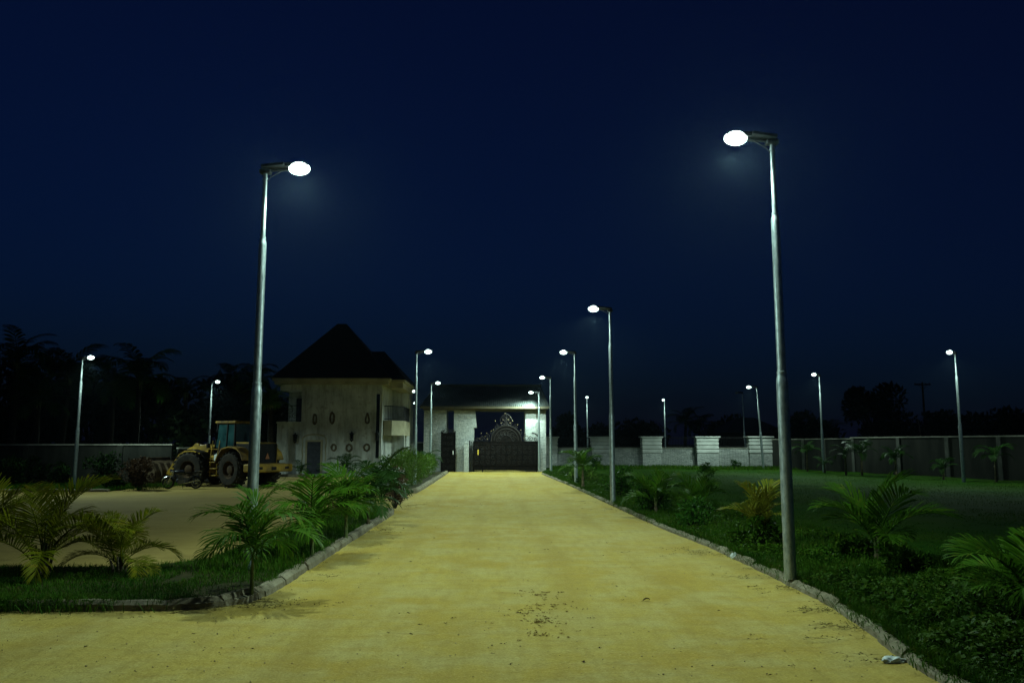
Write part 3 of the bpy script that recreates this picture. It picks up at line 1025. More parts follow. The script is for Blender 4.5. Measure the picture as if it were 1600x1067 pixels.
def build_gates():
    y = 62.6
    x0, x1 = X_at(739, y), X_at(843, y)
    z0, zt = .12, Z_at(689, y)
    cx = X_at(791, y)
    r = empty('sliding_gate', (cx, y, 0))
    tag(r, 'wide dark wrought-iron drive gate with arched scrollwork crest, closed', 'gate')

    def B(mb, name, mat, parent=r, **k):
        mb.v = [(a - cx, b - y, c) for a, b, c in mb.v]
        return mb.build(name, mat, parent, **k)
    m = MB()
    m.box(x0, x1, y - .02, y + .02, z0, zt)
    pn = B(m, 'gate_panel', M['gate_iron'])
    m = MB()
    for xx in (x0, (x0 + x1) / 2 - .03, x1 - .08):
        m.bbox(xx, xx + .09, y - .06, y + .05, z0, zt, .012)
    for zz in (z0, z0 + .35, zt - .3, zt - .09):
        m.bbox(x0 + .09, x1 - .08, y - .05, y - .02, zz, zz + .08, .01)
    B(m, 'gate_frame', M['gate_iron'])
    m = MB()
    rg = random.Random(5)
    for i in range(12):
        for j in range(4):
            xx = x0 + .3 + (x1 - x0 - .6) * i / 11
            zz = z0 + .62 + (zt - z0 - 1.1) * j / 3
            scroll(m, xx, y - .035, zz, .17, 1.4, rg.uniform(0, 6), rg.choice((-1, 1)), .02, 18)
    B(m, 'relief_ornament', M['bronze'])
    # crest: half disc with a rolled rim, scrolls and finials
    R = Z_at(665, y) - zt
    m = MB()
    m.prism_y([(cx + R * math.cos(a), zt + R * math.sin(a)) for a in np.linspace(0, PI, 28)], y - .015, y + .015)
    B(m, 'crest_panel', M['gate_iron'])
    m = MB()
    m.tube([(cx + R * math.cos(a), y - .03, zt + R * math.sin(a)) for a in np.linspace(.0, PI, 30)], .05, 6)
    m.tube([(cx + R * .8 * math.cos(a), y - .03, zt + R * .8 * math.sin(a)) for a in np.linspace(.05, PI - .05, 26)], .03, 6)
    for a in np.linspace(.25, PI - .25, 7):
        scroll(m, cx + R * .5 * math.cos(a), y - .03, zt + R * .52 * math.sin(a), .22, 1.5, a, 1, .025)
    top = Z_at(644, y)
    h = top - zt - R
    for s in (-1, 1):
        scroll(m, cx + s * .3, y, zt + R + .2, .24, 1.4, PI / 2, s, .03)
        scroll(m, cx + s * .18, y, zt + R + .55, .18, 1.4, PI / 2, s, .028)
        scroll(m, cx + s * .75, y, zt + R * .92, .2, 1.4, PI / 2, s, .028)
        scroll(m, cx + s * 1.12, y, zt + R * .55, .19, 1.4, PI / 2, s, .028)
        m.tube([(cx + s * .05, y, zt + R), (cx + s * .5, y, zt + R + .4), (cx + s * .3, y, zt + R + .75), (cx, y, top - .1)], .025, 5)
        # side scrolls that step down to the gate ends
        for q, rr in ((1.55, .28), (1.95, .2), (2.3, .14)):
            if cx + s * q > x0:
                scroll(m, cx + s * q, y, zt + rr, rr, 1.5, PI / 2, s, .03)
    m.tube([(cx, y, zt + R), (cx, y, top)], [.05, .015], 6)
    m.tube([(cx + 2.0 + .62 * math.cos(a), y, zt + .62 * math.sin(a)) for a in np.linspace(0, PI / 2, 10)], .05, 6)
    B(m, 'crest_scrollwork', M['bronze'])
    g = MB()
    for px, py in ((786, 655.5), (794, 655.5), (774, 657.5), (801, 657.5), (771, 671), (767.5, 673), (808.5, 663.5), (814, 671.5), (819.5, 676.5), (752, 676.5), (760.5, 676.5), (758, 681.5),
                   (750, 685.5), (761.5, 685.5), (822, 681.5), (827, 682), (818.5, 685), (797, 661), (789, 646), (783, 661), (797.5, 652)):
        c = at(px, py, y - .05)
        g.lathe([(0, -.035), (.025, -.02), (.03, 0), (.022, .022), (0, .04)], 6, 'z', c)
    B(g, 'gilded_tip', M['gold'])
    c = at(747, 706.5, y)
    B(MB().bbox(c[0] - .04, c[0] + .04, y - .14, y - .08, c[2] - .2, c[2] + .2, .015), 'handle', M['yellow_handle'])
    # track wheel guards under the leaf
    B(MB().box(x0 + .7, x0 + .8, y - .04, y + .04, 0.0, z0).box(x0 + .02, x0 + .12, y - .04, y + .04, 0, z0).box(x1 - .3, x1 - .2, y - .04, y + .04, 0, z0), 'roller', M['black_metal'])
    # pedestrian gate
    a, b = X_at(689, y), X_at(712, y)
    pc = (a + b) / 2
    r2 = empty('pedestrian_gate', (pc, y, 0))
    tag(r2, 'narrow tall dark iron pedestrian gate between the two left stone walls of the gatehouse', 'gate')

    def B2(mb, name, mat):
        mb.v = [(p - pc, q - y, c) for p, q, c in mb.v]
        return mb.build(name, mat, r2)
    zt2 = Z_at(676, y)
    B2(MB().box(a, b, y - .02, y + .02, .06, zt2), 'gate_panel', M['gate_iron'])
    m = MB().bbox(a, a + .1, y - .07, y + .06, .02, zt2 + .1, .012).bbox(b - .1, b, y - .07, y + .06, .02, zt2 + .1, .012)
    for zz in (.1, 1.0, 2.0, zt2 - .2):
        m.bbox(a + .1, b - .1, y - .05, y - .02, zz, zz + .08, .01)
    B2(m, 'gate_frame', M['gate_iron'])
    m = MB()
    for i in range(3):
        for j in range(6):
            scroll(m, a + .25 + i * .32, y - .035, .4 + j * .45, .14, 1.4, i + j * 1.3, (-1) ** i, .018, 16)
    for s in (-1, 1):
        scroll(m, pc + s * .25, y, zt2 + .16, .17, 1.4, PI / 2, s, .03)
        scroll(m, pc + s * .48, y, zt2 + .1, .12, 1.4, PI / 2, s, .03)
    m.tube([(pc, y, zt2), (pc, y, zt2 + .35)], [.04, .015], 5)
    B2(m, 'scrollwork', M['bronze'])
    c = at(708, 707, y)
    B2(MB().bbox(c[0] - .035, c[0] + .035, y - .13, y - .08, c[2] - .15, c[2] + .15, .012), 'handle', M['pale_handle'])


def build_fences():
    # stone fence right of the gate: five wide banded pillars with low wall and iron railing between
    pil = [(862, 8, 70.0), (938, 14, 69.2), (1017, 14.5, 68.4), (1103.5, 16.5, 67.3), (1186, 17.5, 66.2)]
    o0 = at(862, 727, 70)
    r = empty('stone_fence', (o0[0], o0[1], 0))
    tag(r, 'grey stone-clad fence with five banded pillars and iron railings right of the gate', 'fence')

    def B(mb, name, mat, parent=r, **k):
        mb.v = [(a - o0[0], b - o0[1], c) for a, b, c in mb.v]
        return mb.build(name, mat, parent, **k)
    C = []
    for px, hw, Y in pil:
        c = X_at(px, Y)
        k = Y / F_PX
        C.append((c, Y, hw * k))
    zt = 2.78
    zb = 1.35
    for c, Y, w in C:
        B(MB().box(c - w, c + w, Y - .4, Y + .4, -.05, zb), 'pillar_base', M['stone'])
        m = MB()
        n = 4
        hh = (zt - .16 - zb) / n
        for i in range(n):
            z = zb + i * hh
            m.bbox(c - w - .06, c + w + .06, Y - .46, Y + .46, z + .035, z + hh, .05)
            m.box(c - w + .01, c + w - .01, Y - .39, Y + .39, z, z + .035)
        p = B(m, 'pillar', M['plaster_grey'])
        m = MB()
        m.box(c - w - .1, c + w + .1, Y - .5, Y + .5, zt - .16, zt - .09)
        m.box(c - w - .17, c + w + .17, Y - .57, Y + .57, zt - .09, zt)
        B(m, 'pillar_cap', M['plaster_grey'], p) if False else B(m, 'pillar_cap', M['plaster_grey'])
    for (c0, Y0, w0), (c1, Y1, w1) in zip(C[:-1], C[1:]):
        a = np.array([c0 + w0, Y0]); b = np.array([c1 - w1, Y1])
        zw = 1.78
        vs = []
        for q in (a, b):
            vs += [(q[0], q[1] - .12, -.05), (q[0], q[1] + .12, -.05), (q[0], q[1] + .12, zw), (q[0], q[1] - .12, zw)]
        B(MB().add(vs, [(0, 4, 7, 3), (1, 2, 6, 5), (3, 7, 6, 2), (0, 3, 2, 1), (4, 5, 6, 7)]), 'low_wall', M['stone'])
        m = MB()
        vs = []
        for q in (a, b):
            vs += [(q[0], q[1] - .17, zw), (q[0], q[1] + .17, zw), (q[0], q[1] + .17, zw + .07), (q[0], q[1] - .17, zw + .07)]
        m.add(vs, [(0, 4, 7, 3), (1, 2, 6, 5), (3, 7, 6, 2), (0, 1, 5, 4)])
        B(m, 'coping', M['coping'])
        m = MB()
        L = np.linalg.norm(b - a)
        n = int(L / .13)
        for zz in (zw + .16, zt - .12):
            m.tube([(a[0], a[1], zz), (b[0], b[1], zz)], .025, 5)
        for k in range(1, n):
            q = a + (b - a) * k / n
            m.tube([(q[0], q[1], zw + .07), (q[0], q[1], zt - .04), (q[0], q[1], zt + .04)], [.014, .014, .003], 4)
        B(m, 'railing', M['black_metal'])

    # side wall on the right, running towards the viewer
    def wall(name, P0, P1, h0, label, posts, step=None, t=.2, group=None, pm='plaster_grey'):
        P0, P1 = np.array(P0, float), np.array(P1, float)
        d = (P1 - P0)
        L = np.linalg.norm(d)
        r = empty(name, (P0[0], P0[1], 0), math.atan2(d[1], d[0]))
        tag(r, label, 'wall', group)
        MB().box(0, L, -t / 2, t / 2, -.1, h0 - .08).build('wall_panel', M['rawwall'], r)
        MB().box(-.02, L + .02, -t / 2 - .06, t / 2 + .06, h0 - .08, h0).build('coping', M['coping'], r)
        for s in posts:
            MB().box(s - .14, s + .14, -t / 2 - .07, t / 2 + .07, -.1, h0 - .085).build('post', M[pm], r)
        return r
    A = (X_at(1206, 66), 66.0)
    Bp = (X_at(1600, 43), 43.0)
    dv = np.array(Bp) - np.array(A)
    E = tuple(np.array(A) + dv * 1.75)
    Lt = np.linalg.norm(np.array(E) - np.array(A))
    # split at the height step seen at px 1331
    best = min(np.linspace(0, 1, 400), key=lambda q: abs(proj((np.array(A) + (np.array(E) - np.array(A)) * q).tolist() + [2.6])[0] - 1331))

    def posat(pxs, lo, hi, S, T):
        out = []
        S, T = np.array(S), np.array(T)
        for p in pxs:
            q = min(np.linspace(0, 1, 800), key=lambda q: abs(proj((S + (T - S) * q).tolist() + [1.5])[0] - p))
            out.append(float(q * np.linalg.norm(T - S)))
        return out
    Ms = np.array(A) + (np.array(E) - np.array(A)) * best
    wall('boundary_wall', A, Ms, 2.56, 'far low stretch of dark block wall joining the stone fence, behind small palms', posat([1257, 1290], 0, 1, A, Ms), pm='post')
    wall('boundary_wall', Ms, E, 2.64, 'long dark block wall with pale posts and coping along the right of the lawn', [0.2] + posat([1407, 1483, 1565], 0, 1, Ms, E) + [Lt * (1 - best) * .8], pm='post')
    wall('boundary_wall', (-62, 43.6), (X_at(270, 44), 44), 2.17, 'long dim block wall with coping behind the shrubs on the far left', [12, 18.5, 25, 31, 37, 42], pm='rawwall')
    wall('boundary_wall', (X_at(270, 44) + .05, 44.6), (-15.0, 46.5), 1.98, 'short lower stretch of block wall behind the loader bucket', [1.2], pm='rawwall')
    # low wall piece seen between house and gatehouse
    wall('boundary_wall', (X_at(640, 64), 64.2), (X_at(661, 64), 64.2), 2.3, 'short grey wall piece between the house and the gatehouse', [.2])


def proj(p):
    d = np.array(p, float) - np.array([0, 0, CAM_H])
    z = d @ _f
    return 800 + F_PX * (d @ _r) / z, 533.5 - F_PX * (d @ _u) / z

# ------------------------------------------------------------------ foliage
def frond_mesh(name, L, elev, droop, n, ll, lw, mat, seed, vee=.35, sag=.5, rach=.012, fwd0=1.1, fwd1=.45, start=.18, twist=0.0, stem=None):
    """one palm leaf: rachis arching along +x, paired leaflets"""
    rg = np.random.default_rng(seed)
    T = 24
    t = np.linspace(0, 1, T)
    ang = elev - droop * t ** 1.4
    dx = np.cos(ang) * L / (T - 1)
    dz = np.sin(ang) * L / (T - 1)
    px = np.concatenate([[0], np.cumsum(dx)[:-1]])
    pz = np.concatenate([[0], np.cumsum(dz)[:-1]])
    py = twist * L * t ** 2
    P = np.stack([px, py, pz], -1)
    mb = MB()
    mb.tube(P[::3].tolist() + [P[-1].tolist()], list(np.linspace(rach, rach * .2, len(P[::3]) + 1)), 5)
    V = [np.array(mb.v)]
    flat = []
    cnt = []
    for f in mb.f:
        flat += list(f); cnt.append(len(f))
    off = len(mb.v)
    tt = np.linspace(start, .985, n)
    for s in (-1, 1):
        for q in tt:
            q2 = min(max(q + rg.normal(0, .006), 0), 1)
            i = q2 * (T - 1)
            i0 = min(int(i), T - 2)
            b = P[i0] + (P[i0 + 1] - P[i0]) * (i - i0)
            tan = P[i0 + 1] - P[i0]
            tan = tan / np.linalg.norm(tan)
            up = np.array([-tan[2], 0, tan[0]])
            lat = np.array([0, s, 0.0])
            u = (q - start) / (1 - start)
            fa = fwd0 + (fwd1 - fwd0) * u + rg.normal(0, .06)
            v = vee + rg.normal(0, .07)
            d = tan * math.cos(fa) + (lat * math.cos(v) + up * math.sin(v)) * math.sin(fa)
            d /= np.linalg.norm(d)
            l = ll * (math.sin(PI * (.2 + .72 * u)) ** .7) * rg.uniform(.88, 1.08)
            w = lw * (.6 + .4 * math.sin(PI * (.15 + .8 * u))) * .5
            nr = np.cross(d, up)
            nr /= np.linalg.norm(nr) + 1e-9
            wv = np.cross(np.cross(nr, d), d)  # width direction roughly in the leaf plane
            wv = tan - d * np.dot(tan, d)
            wv /= np.linalg.norm(wv) + 1e-9
            sg = sag * rg.uniform(.7, 1.3)
            m = b + d * l * .45 + np.array([0, 0, -1]) * l * .07 * sg
            m2 = b + d * l * .78 + np.array([0, 0, -1]) * l * .24 * sg
            e = b + d * l * .98 + np.array([0, 0, -1]) * l * .5 * sg
            V.append(np.array([b - wv * w * .35, b + wv * w * .35, m + wv * w, m - wv * w, m2 + wv * w * .7, m2 - wv * w * .7, e]))
            o = off
            flat += [o, o + 1, o + 2, o + 3, o + 3, o + 2, o + 4, o + 5, o + 5, o + 4, o + 6]
            cnt += [4, 4, 3]
            off += 7
    return tri_mesh(name, np.concatenate(V), flat, cnt, mat)


FR = {}


def frond_variants():
    def var(key, k, **kw):
        base = kw.copy()
        FR[key] = []
        for i in range(k):
            b = base.copy()
            b['elev'] = base['elev'] + random.uniform(-.12, .12)
            b['droop'] = base['droop'] * random.uniform(.8, 1.25)
            b['twist'] = random.uniform(-.08, .08)
            FR[key].append(frond_mesh('frond', seed=i + 11 * len(FR), **b))
    # unit-length fronds, scaled when placed
    var('coco', 6, L=1, elev=1.2, droop=1.45, n=19, ll=.54, lw=.036, mat=M['palm'], vee=.12, sag=.75, rach=.014, fwd0=.95, fwd1=.3, start=.14)
    var('areca', 5, L=1, elev=1.15, droop=1.55, n=46, ll=.36, lw=.017, mat=M['areca'], vee=.45, sag=.45, rach=.010)
    var('yellow', 5, L=1, elev=1.25, droop=1.35, n=24, ll=.48, lw=.026, mat=M['palm_yellow'], vee=.3, sag=.55, rach=.012, fwd0=.9, fwd1=.35)
    var('green', 5, L=1, elev=1.1, droop=1.55, n=32, ll=.44, lw=.024, mat=M['palm'], vee=.4, sag=.5, rach=.012, fwd0=.95, fwd1=.35)
    var('dark', 5, L=1, elev=1.0, droop=1.8, n=26, ll=.33, lw=.030, mat=M['palm_dark'], vee=.3, sag=.7, rach=.012)
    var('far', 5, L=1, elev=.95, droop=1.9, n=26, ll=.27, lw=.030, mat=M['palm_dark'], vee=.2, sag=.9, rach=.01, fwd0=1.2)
    var('dead', 2, L=1, elev=-.2, droop=1.3, n=22, ll=.28, lw=.02, mat=M['dead'], vee=-.3, sag=1.2, rach=.012)
    M_yc = M['palm_yellow']


def palm(x, y, z, size, style, nf, label, group, trunk_h=.15, trunk_r=.04, spread=(0, 1.0), tilt_range=(-.55, .45), az0=None, dead=0, name='palm', seed=0, trunk_mat='trunk', cat='palm', special=None, lean=(0, 0), multi=0):
    rg = random.Random(seed * 31 + 5)
    r = empty(name, (x, y, z))
    tag(r, label, cat, group)
    th = trunk_h
    pts = [(lean[0] * (k / 5) ** 1.5, lean[1] * (k / 5) ** 1.5, -.05 + (th + .05) * k / 5) for k in range(6)]
    rr = [trunk_r * (1.25 - .5 * k / 5) * (1 + .08 * ((k % 2) * 2 - 1)) for k in range(6)]
    MB().tube(pts, rr, 9).build('trunk', M[trunk_mat], r, smooth=True, angle=60)
    for q in range(multi):
        a = q * 2 * PI / multi + rg.uniform(-.4, .4)
        d = trunk_r * 2.2
        MB().tube([(d * .9 * math.cos(a), d * .9 * math.sin(a), -.04), (d * 1.2 * math.cos(a), d * 1.2 * math.sin(a), th * .6), (d * 1.7 * math.cos(a), d * 1.7 * math.sin(a), th * rg.uniform(1.1, 1.7))], [trunk_r * .62, trunk_r * .5, trunk_r * .25], 7).build('cane', M[trunk_mat], r, smooth=True)
    # leaf bases / spear
    sp = MB()
    for k in range(5):
        a = k * 2.4 + rg.uniform(0, .5)
        sp.tube([(lean[0] + .3 * trunk_r * math.cos(a), lean[1] + .3 * trunk_r * math.sin(a), th - .1 * size), (lean[0] + trunk_r * .8 * math.cos(a), lean[1] + trunk_r * .8 * math.sin(a), th + .12 * size)], [trunk_r * .5, trunk_r * .3], 6)
    sp.tube([(lean[0], lean[1], th), (lean[0] + .02, lean[1], th + .5 * size)], [trunk_r * .45, .003], 5)
    sp.build('leaf_sheath', M['stem_green'], r, smooth=True)
    for k in range(nf):
        a = (k * 2.39996 + rg.uniform(-.35, .35)) if az0 is None else az0[k % len(az0)] + rg.uniform(-.2, .2)
        u = (k + .5) / nf
        sz = size * rg.uniform(.82, 1.1) * (.75 + .25 * math.sin(PI * min(1, .25 + u)))
        tl = tilt_range[0] + (tilt_range[1] - tilt_range[0]) * u + rg.uniform(-.1, .1)   # + lifts lower fronds outward
        cl = trunk_r * 2.6 * (multi > 0) * rg.random()
        link('frond', rg.choice(FR[style]), r, loc=(lean[0] + cl * math.cos(a), lean[1] + cl * math.sin(a), th * (1 if not multi else rg.uniform(.5, 1.2)) + .02 * rg.random()), rot=(rg.uniform(-.25, .25), tl, a), scale=(sz, sz, sz))
    for k in range(dead):
        a = rg.uniform(0, 6.28) if special is None else special + rg.uniform(-.5, .5)
        o = link('frond', rg.choice(FR['dead']), r, loc=(lean[0], lean[1], th * .9), rot=(0, rg.uniform(0, .3), a), scale=(size * .8,) * 3)
        o['label'] = 'dead grey-brown frond hanging down'
    return r


def leaf_cloud(name, centers, radii, n, lsize, mat, seed=0, parent=None, aspect=.45, shell=.55, up=.3, flat=1.0):
    """many leaf-shaped faces spread through overlapping clumps"""
    rg = np.random.default_rng(seed)
    C = np.asarray(centers, float)
    R = np.asarray(radii, float)
    if R.ndim == 1: R = np.repeat(R[:, None], 3, 1) * np.array([1, 1, flat])
    wts = np.prod(R, 1) ** .67
    idx = rg.choice(len(C), n, p=wts / wts.sum())
    d = rg.normal(size=(n, 3))
    d /= np.linalg.norm(d, axis=1)[:, None]
    q = rg.random(n) ** (1 / 3) * (1 - shell) + shell * rg.random(n) ** .25
    P = C[idx] + d * R[idx] * q[:, None]
    ax = d * .7 + rg.normal(size=(n, 3)) * .7 + np.array([0, 0, up])
    ax /= np.linalg.norm(ax, axis=1)[:, None]
    t = rg.normal(size=(n, 3))
    w = np.cross(ax, t)
    w /= np.linalg.norm(w, axis=1)[:, None] + 1e-9
    L = lsize * rg.uniform(.6, 1.3, n)
    W = L * aspect
    nn = np.cross(ax, w)
    V = np.stack([P, P + ax * (L * .45)[:, None] + w * (W * .5)[:, None] + nn * (L * .06)[:, None], P + ax * L[:, None] - nn * (L * .1)[:, None], P + ax * (L * .45)[:, None] - w * (W * .5)[:, None] + nn * (L * .06)[:, None]], 1).reshape(-1, 3)
    F = np.arange(4 * n, dtype=np.int32)
    me = tri_mesh(name, V, F, np.full(n, 4), mat)
    return link(name, me, parent) if parent is not False else me


def bush(x, y, z, w, h, nleaf, lsize, mat, label, group=None, seed=0, name='bush', cat='bush', depth=None, aspect=.45, stems=7, nclump=16, up=.3, stem_mat='bark'):
    rg = random.Random(seed)
    r = empty(name, (x, y, z))
    tag(r, label, cat, group)
    dpt = depth or w
    cs, rs = [], []
    st = MB()
    for k in range(nclump):
        a = rg.uniform(0, 2 * PI)
        q = math.sqrt(rg.random()) * .72
        cz = h * rg.uniform(.18, .84)
        e = 1 - .35 * abs(cz / h - .45)
        c = (w / 2 * q * e * math.cos(a), dpt / 2 * q * e * math.sin(a), cz)
        cs.append(c)
        rs.append(min(w, dpt, h) * rg.uniform(.13, .27))
        if k < stems * 2:
            st.tube([(c[0] * .12, c[1] * .12, -.04), (c[0] * .55, c[1] * .55, c[2] * .5), c], [.018, .012, .005], 5)
    st.build('stem', M[stem_mat], r)
    leaf_cloud('foliage', cs, rs, nleaf, lsize, mat, seed, r, aspect, up=up)
    return r


def tree(x, y, z, h, w, label, group, seed, name='tree', nleaf=2600, lsize=.5, trunk_frac=.4, mat='tree', cat='tree'):
    rg = random.Random(seed)
    r = empty(name, (x, y, z))
    tag(r, label, cat, group)
    t = MB()
    t.tube([(0, 0, -.2), (.1 * rg.uniform(-1, 1), 0, h * trunk_frac * .5), (.2 * rg.uniform(-1, 1), .1, h * trunk_frac)], [.035 * h, .028 * h, .022 * h], 9)
    cs, rs = [], []
    for k in range(13):
        a = k * 2.4 + rg.uniform(-.4, .4)
        q = rg.uniform(.25, 1)
        cz = h * (trunk_frac + (1 - trunk_frac) * rg.uniform(.05, .88))
        c = (w * .40 * q * math.cos(a), w * .40 * q * math.sin(a), cz)
        cs.append(c)
        rs.append(w * rg.uniform(.11, .21))
        t.tube([(0, 0, h * trunk_frac * .85), (c[0] * .5, c[1] * .5, (h * trunk_frac + cz) * .5), c], [.016 * h, .010 * h, .003 * h], 6)
    t.build('trunk', M['bark'], r, smooth=True, angle=60)
    leaf_cloud('crown', cs, rs, nleaf, lsize, M[mat], seed, r, .6)
    return r


def big_palm(x, y, z, h, flen, label, group, seed, nf=15, style='far', tr=.2, up=False):
    return palm(x, y, z, flen, style, nf, label, group, trunk_h=h, trunk_r=tr, tilt_range=(-.6, .75) if not up else (-.55, .25), name='palm_tree', seed=seed, trunk_mat='bark', cat='palm tree', lean=(random.uniform(-.3, .3), 0))


def blades(name, pts, h, w, mat, seed, lean=.5, kind='stuff', z=None, label=None, cat=None):
    """two-segment grass blades, one mesh of ground cover"""
    rg = np.random.default_rng(seed)
    P = np.asarray(pts, float)
    n = len(P)
    hh = h * rg.uniform(.45, 1.25, n) if not hasattr(h, '__len__') else np.asarray(h)
    a = rg.uniform(0, 2 * PI, n)
    ld = np.stack([np.cos(a), np.sin(a), np.zeros(n)], -1)
    wd = np.stack([-np.sin(a + rg.normal(0, .6, n)), np.cos(a), np.zeros(n)], -1)
    ln = rg.uniform(.1, 1.0, n) * lean
    W = w * rg.uniform(.6, 1.3, n)
    m = P + ld * (hh * ln * .35)[:, None] + np.array([0, 0, 1]) * (hh * .6)[:, None]
    e = P + ld * (hh * ln * 1.1)[:, None] + np.array([0, 0, 1]) * (hh * (1 - .35 * ln))[:, None]
    V = np.stack([P - wd * W[:, None] * .5, P + wd * W[:, None] * .5, m + wd * W[:, None] * .38, m - wd * W[:, None] * .38, e], 1).reshape(-1, 3)
    o = np.arange(n)[:, None] * 5
    F = (o + np.array([[0, 1, 2, 3, 3, 2, 4]])).ravel()
    C = np.tile([4, 3], n)
    ob = link(name, tri_mesh(name, V, F, C, mat))
    tag(ob, label, cat, None, kind)
    return ob


def in_poly(x, y, poly):
    r = np.zeros(len(x), bool)
    n = len(poly)
    for i in range(n):
        x0, y0 = poly[i]
        x1, y1 = poly[(i + 1) % n]
        c = ((y0 > y) != (y1 > y)) & (x < (x1 - x0) * (y - y0) / (y1 - y0 + 1e-12) + x0)
        r ^= c
    return r


def build_grass():
    rg = np.random.default_rng(3)
    # left bed
    n = 190000
    x = rg.uniform(-15, -3.3, n)
    y = 11.2 + rg.random(n) ** 1.2 * 15.4
    k = in_poly(x, y, LEFT_BED)
    k &= (vnoise(x * 1.4, y * 1.4, 8) + .35 * vnoise(x * 5, y * 5, 9)) > (.36 - .25 * (x < -5))
    k &= ~((np.hypot((x + 3.7) / .55, (y - 11.9) / .75) < 1) & (rg.random(n) < .85))
    x, y = x[k], y[k]
    blades('grass', np.stack([x, y, np.full(len(x), .09)], -1), .085, .009, M['grass'], 1, 1.1)
    # tufts leaning over the kerb of the left bed
    x, y = [], []
    for q in range(64):
        cx = rg.uniform(-7.2, -5.2) if q % 2 else rg.uniform(-13, -4.2)
        m = int(rg.uniform(20, 110))
        x.append(rg.normal(cx, .18, m)); y.append(rg.normal(11.12, .11, m))
    x, y = np.concatenate(x), np.concatenate(y)
    k = (x > -7.4) | (rg.random(len(x)) < .35)
    k &= (x < -4.2)
    blades('grass', np.stack([x, y, np.where(y < 11.0, .012, .06)], -1)[k], .17, .010, M['grass'], 2, 1.6)
    # longer tufts at the road side of the bed
    n = 9000
    x, y = rg.uniform(-5.0, -3.25, n), rg.uniform(13.5, 26.5, n)
    k = vnoise(x * 1.2, y * .9, 4) > .42
    blades('grass', np.stack([x, y, np.full(n, .09)], -1)[k], .20, .012, M['grass'], 3, 1.0)
    # right strip
    n = 90000
    u = rg.random(n) ** 1.5
    y = 5.5 + 56 * rg.random(n) ** 1.9
    x = rkerb(y) + .1 + 3.2 * u
    k = vnoise(x * 1.2, y * 1.0, 14) + .3 * vnoise(x * 4, y * 4, 2) > .36
    x, y = x[k], y[k]
    blades('grass', np.stack([x, y, lawn_z(x, y) - .01], -1), .17, .012, M['grass'], 4, .9)
    # tufts creeping over the right kerb
    x, y = [], []
    for _ in range(220):
        cy = 5.6 + 40 * rg.random() ** 1.6
        m = int(rg.uniform(30, 150))
        yy = rg.normal(cy, .22, m)
        y.append(yy); x.append(rkerb(yy) + rg.normal(.2, .09, m))
    x, y = np.concatenate(x), np.concatenate(y)
    blades('grass', np.stack([x, y, np.full(len(x), .06)], -1), .15, .009, M['grass'], 8, 1.6)
    # short bright grass just inside the right kerb
    n = 60000
    y = 5.5 + 54 * rg.random(n) ** 1.6
    x = rkerb(y) + .14 + .9 * rg.random(n) ** 1.4
    k = vnoise(x * 1.6, y * 1.1, 44) > .33
    x, y = x[k], y[k]
    blades('grass', np.stack([x, y, lawn_z(x, y) - .01], -1), .11, .010, M['grass'], 9, 1.1)
    # lawn
    n = 170000
    y = 6 + 62 * rg.random(n) ** 1.3
    x = rkerb(y) + 1.0 + (rg.random(n) ** .9) * (15 + y * .38)
    k = (vnoise(x * .35, y * .35, 21) + .5 * vnoise(x * 1.7, y * 1.7, 22)) > .45
    x, y = x[k], y[k]
    blades('grass', np.stack([x, y, lawn_z(x, y) - .01], -1), .055, .014, M['grass'], 5, 1.1)
    # taller strip along the foot of the fence
    n = 9000
    q = rg.random(n)
    x = 5.0 + q * 18.5
    y = 69.2 - (x - 5) * .2 - rg.random(n) ** 2 * 5
    blades('grass', np.stack([x, y, lawn_z(x, y) - .02], -1), .28, .035, M['grass'], 6, .6)
    # verge on the far left
    n = 9000
    x = rg.uniform(-34, -15.6, n); y = 37.9 + rg.random(n) * 5
    blades('grass', np.stack([x, y, np.full(n, .07)], -1), .22, .02, M['grass'], 7, .8)
    # leafy weeds: low creeping cover at the near right
    def weeds(n, x0, x1, y0, y1, hmax, ls, seed, thr, mat='weed'):
        r2 = np.random.default_rng(seed)
        y = r2.uniform(y0, y1, n)
        x = rkerb(y) + x0 + (x1 - x0) * r2.random(n)
        f = vnoise(x * 1.1, y * 1.1, seed) * .7 + vnoise(x * 3.2, y * 3.2, seed + 1) * .3
        hm = (np.clip((f - thr) / (1 - thr), 0, 1) ** .9 * hmax * (.55 + 1.0 * (vnoise(x * .8 + 9, y * .8, seed + 5) > .5) * vnoise(x * 2.3, y * 2.3, seed + 7))) * np.clip((x - rkerb(y) + .02) / .5, .25, 1)
        k = f > thr
        x, y, hm = x[k], y[k], hm[k]
        m = len(x)
        P = np.stack([x, y, lawn_z(x, y) + hm * (1 - r2.random(m) ** 2)], -1)
        ax = r2.normal(size=(m, 3)) * np.array([1, 1, .45]) + np.array([0, 0, .25])
        ax /= np.linalg.norm(ax, axis=1)[:, None]
        w = np.cross(ax, np.array([0, 0, 1]) + r2.normal(size=(m, 3)) * .4)
        w /= np.linalg.norm(w, axis=1)[:, None]
        L = ls * r2.uniform(.45, 1.5, m) * (.7 + .7 * (vnoise(x * 1.7, y * 1.7, seed + 3) > .55))
        V = np.stack([P, P + ax * (L * .45)[:, None] + w * (L * .27)[:, None], P + ax * L[:, None] - np.array([0, 0, .12]) * L[:, None], P + ax * (L * .45)[:, None] - w * (L * .27)[:, None]], 1).reshape(-1, 3)
        ob = link('weeds', tri_mesh('weeds', V, np.arange(4 * m), np.full(m, 4), M[mat]))
        tag(ob, kind='stuff')
    weeds(62000, .10, 5.0, 5.6, 12.0, .56, .05, 31, .32)
    weeds(26000, .25, 2.8, 12.0, 30.0, .38, .06, 33, .42)
    weeds(7000, .2, 2.4, 30.0, 58.0, .40, .11, 35, .40)


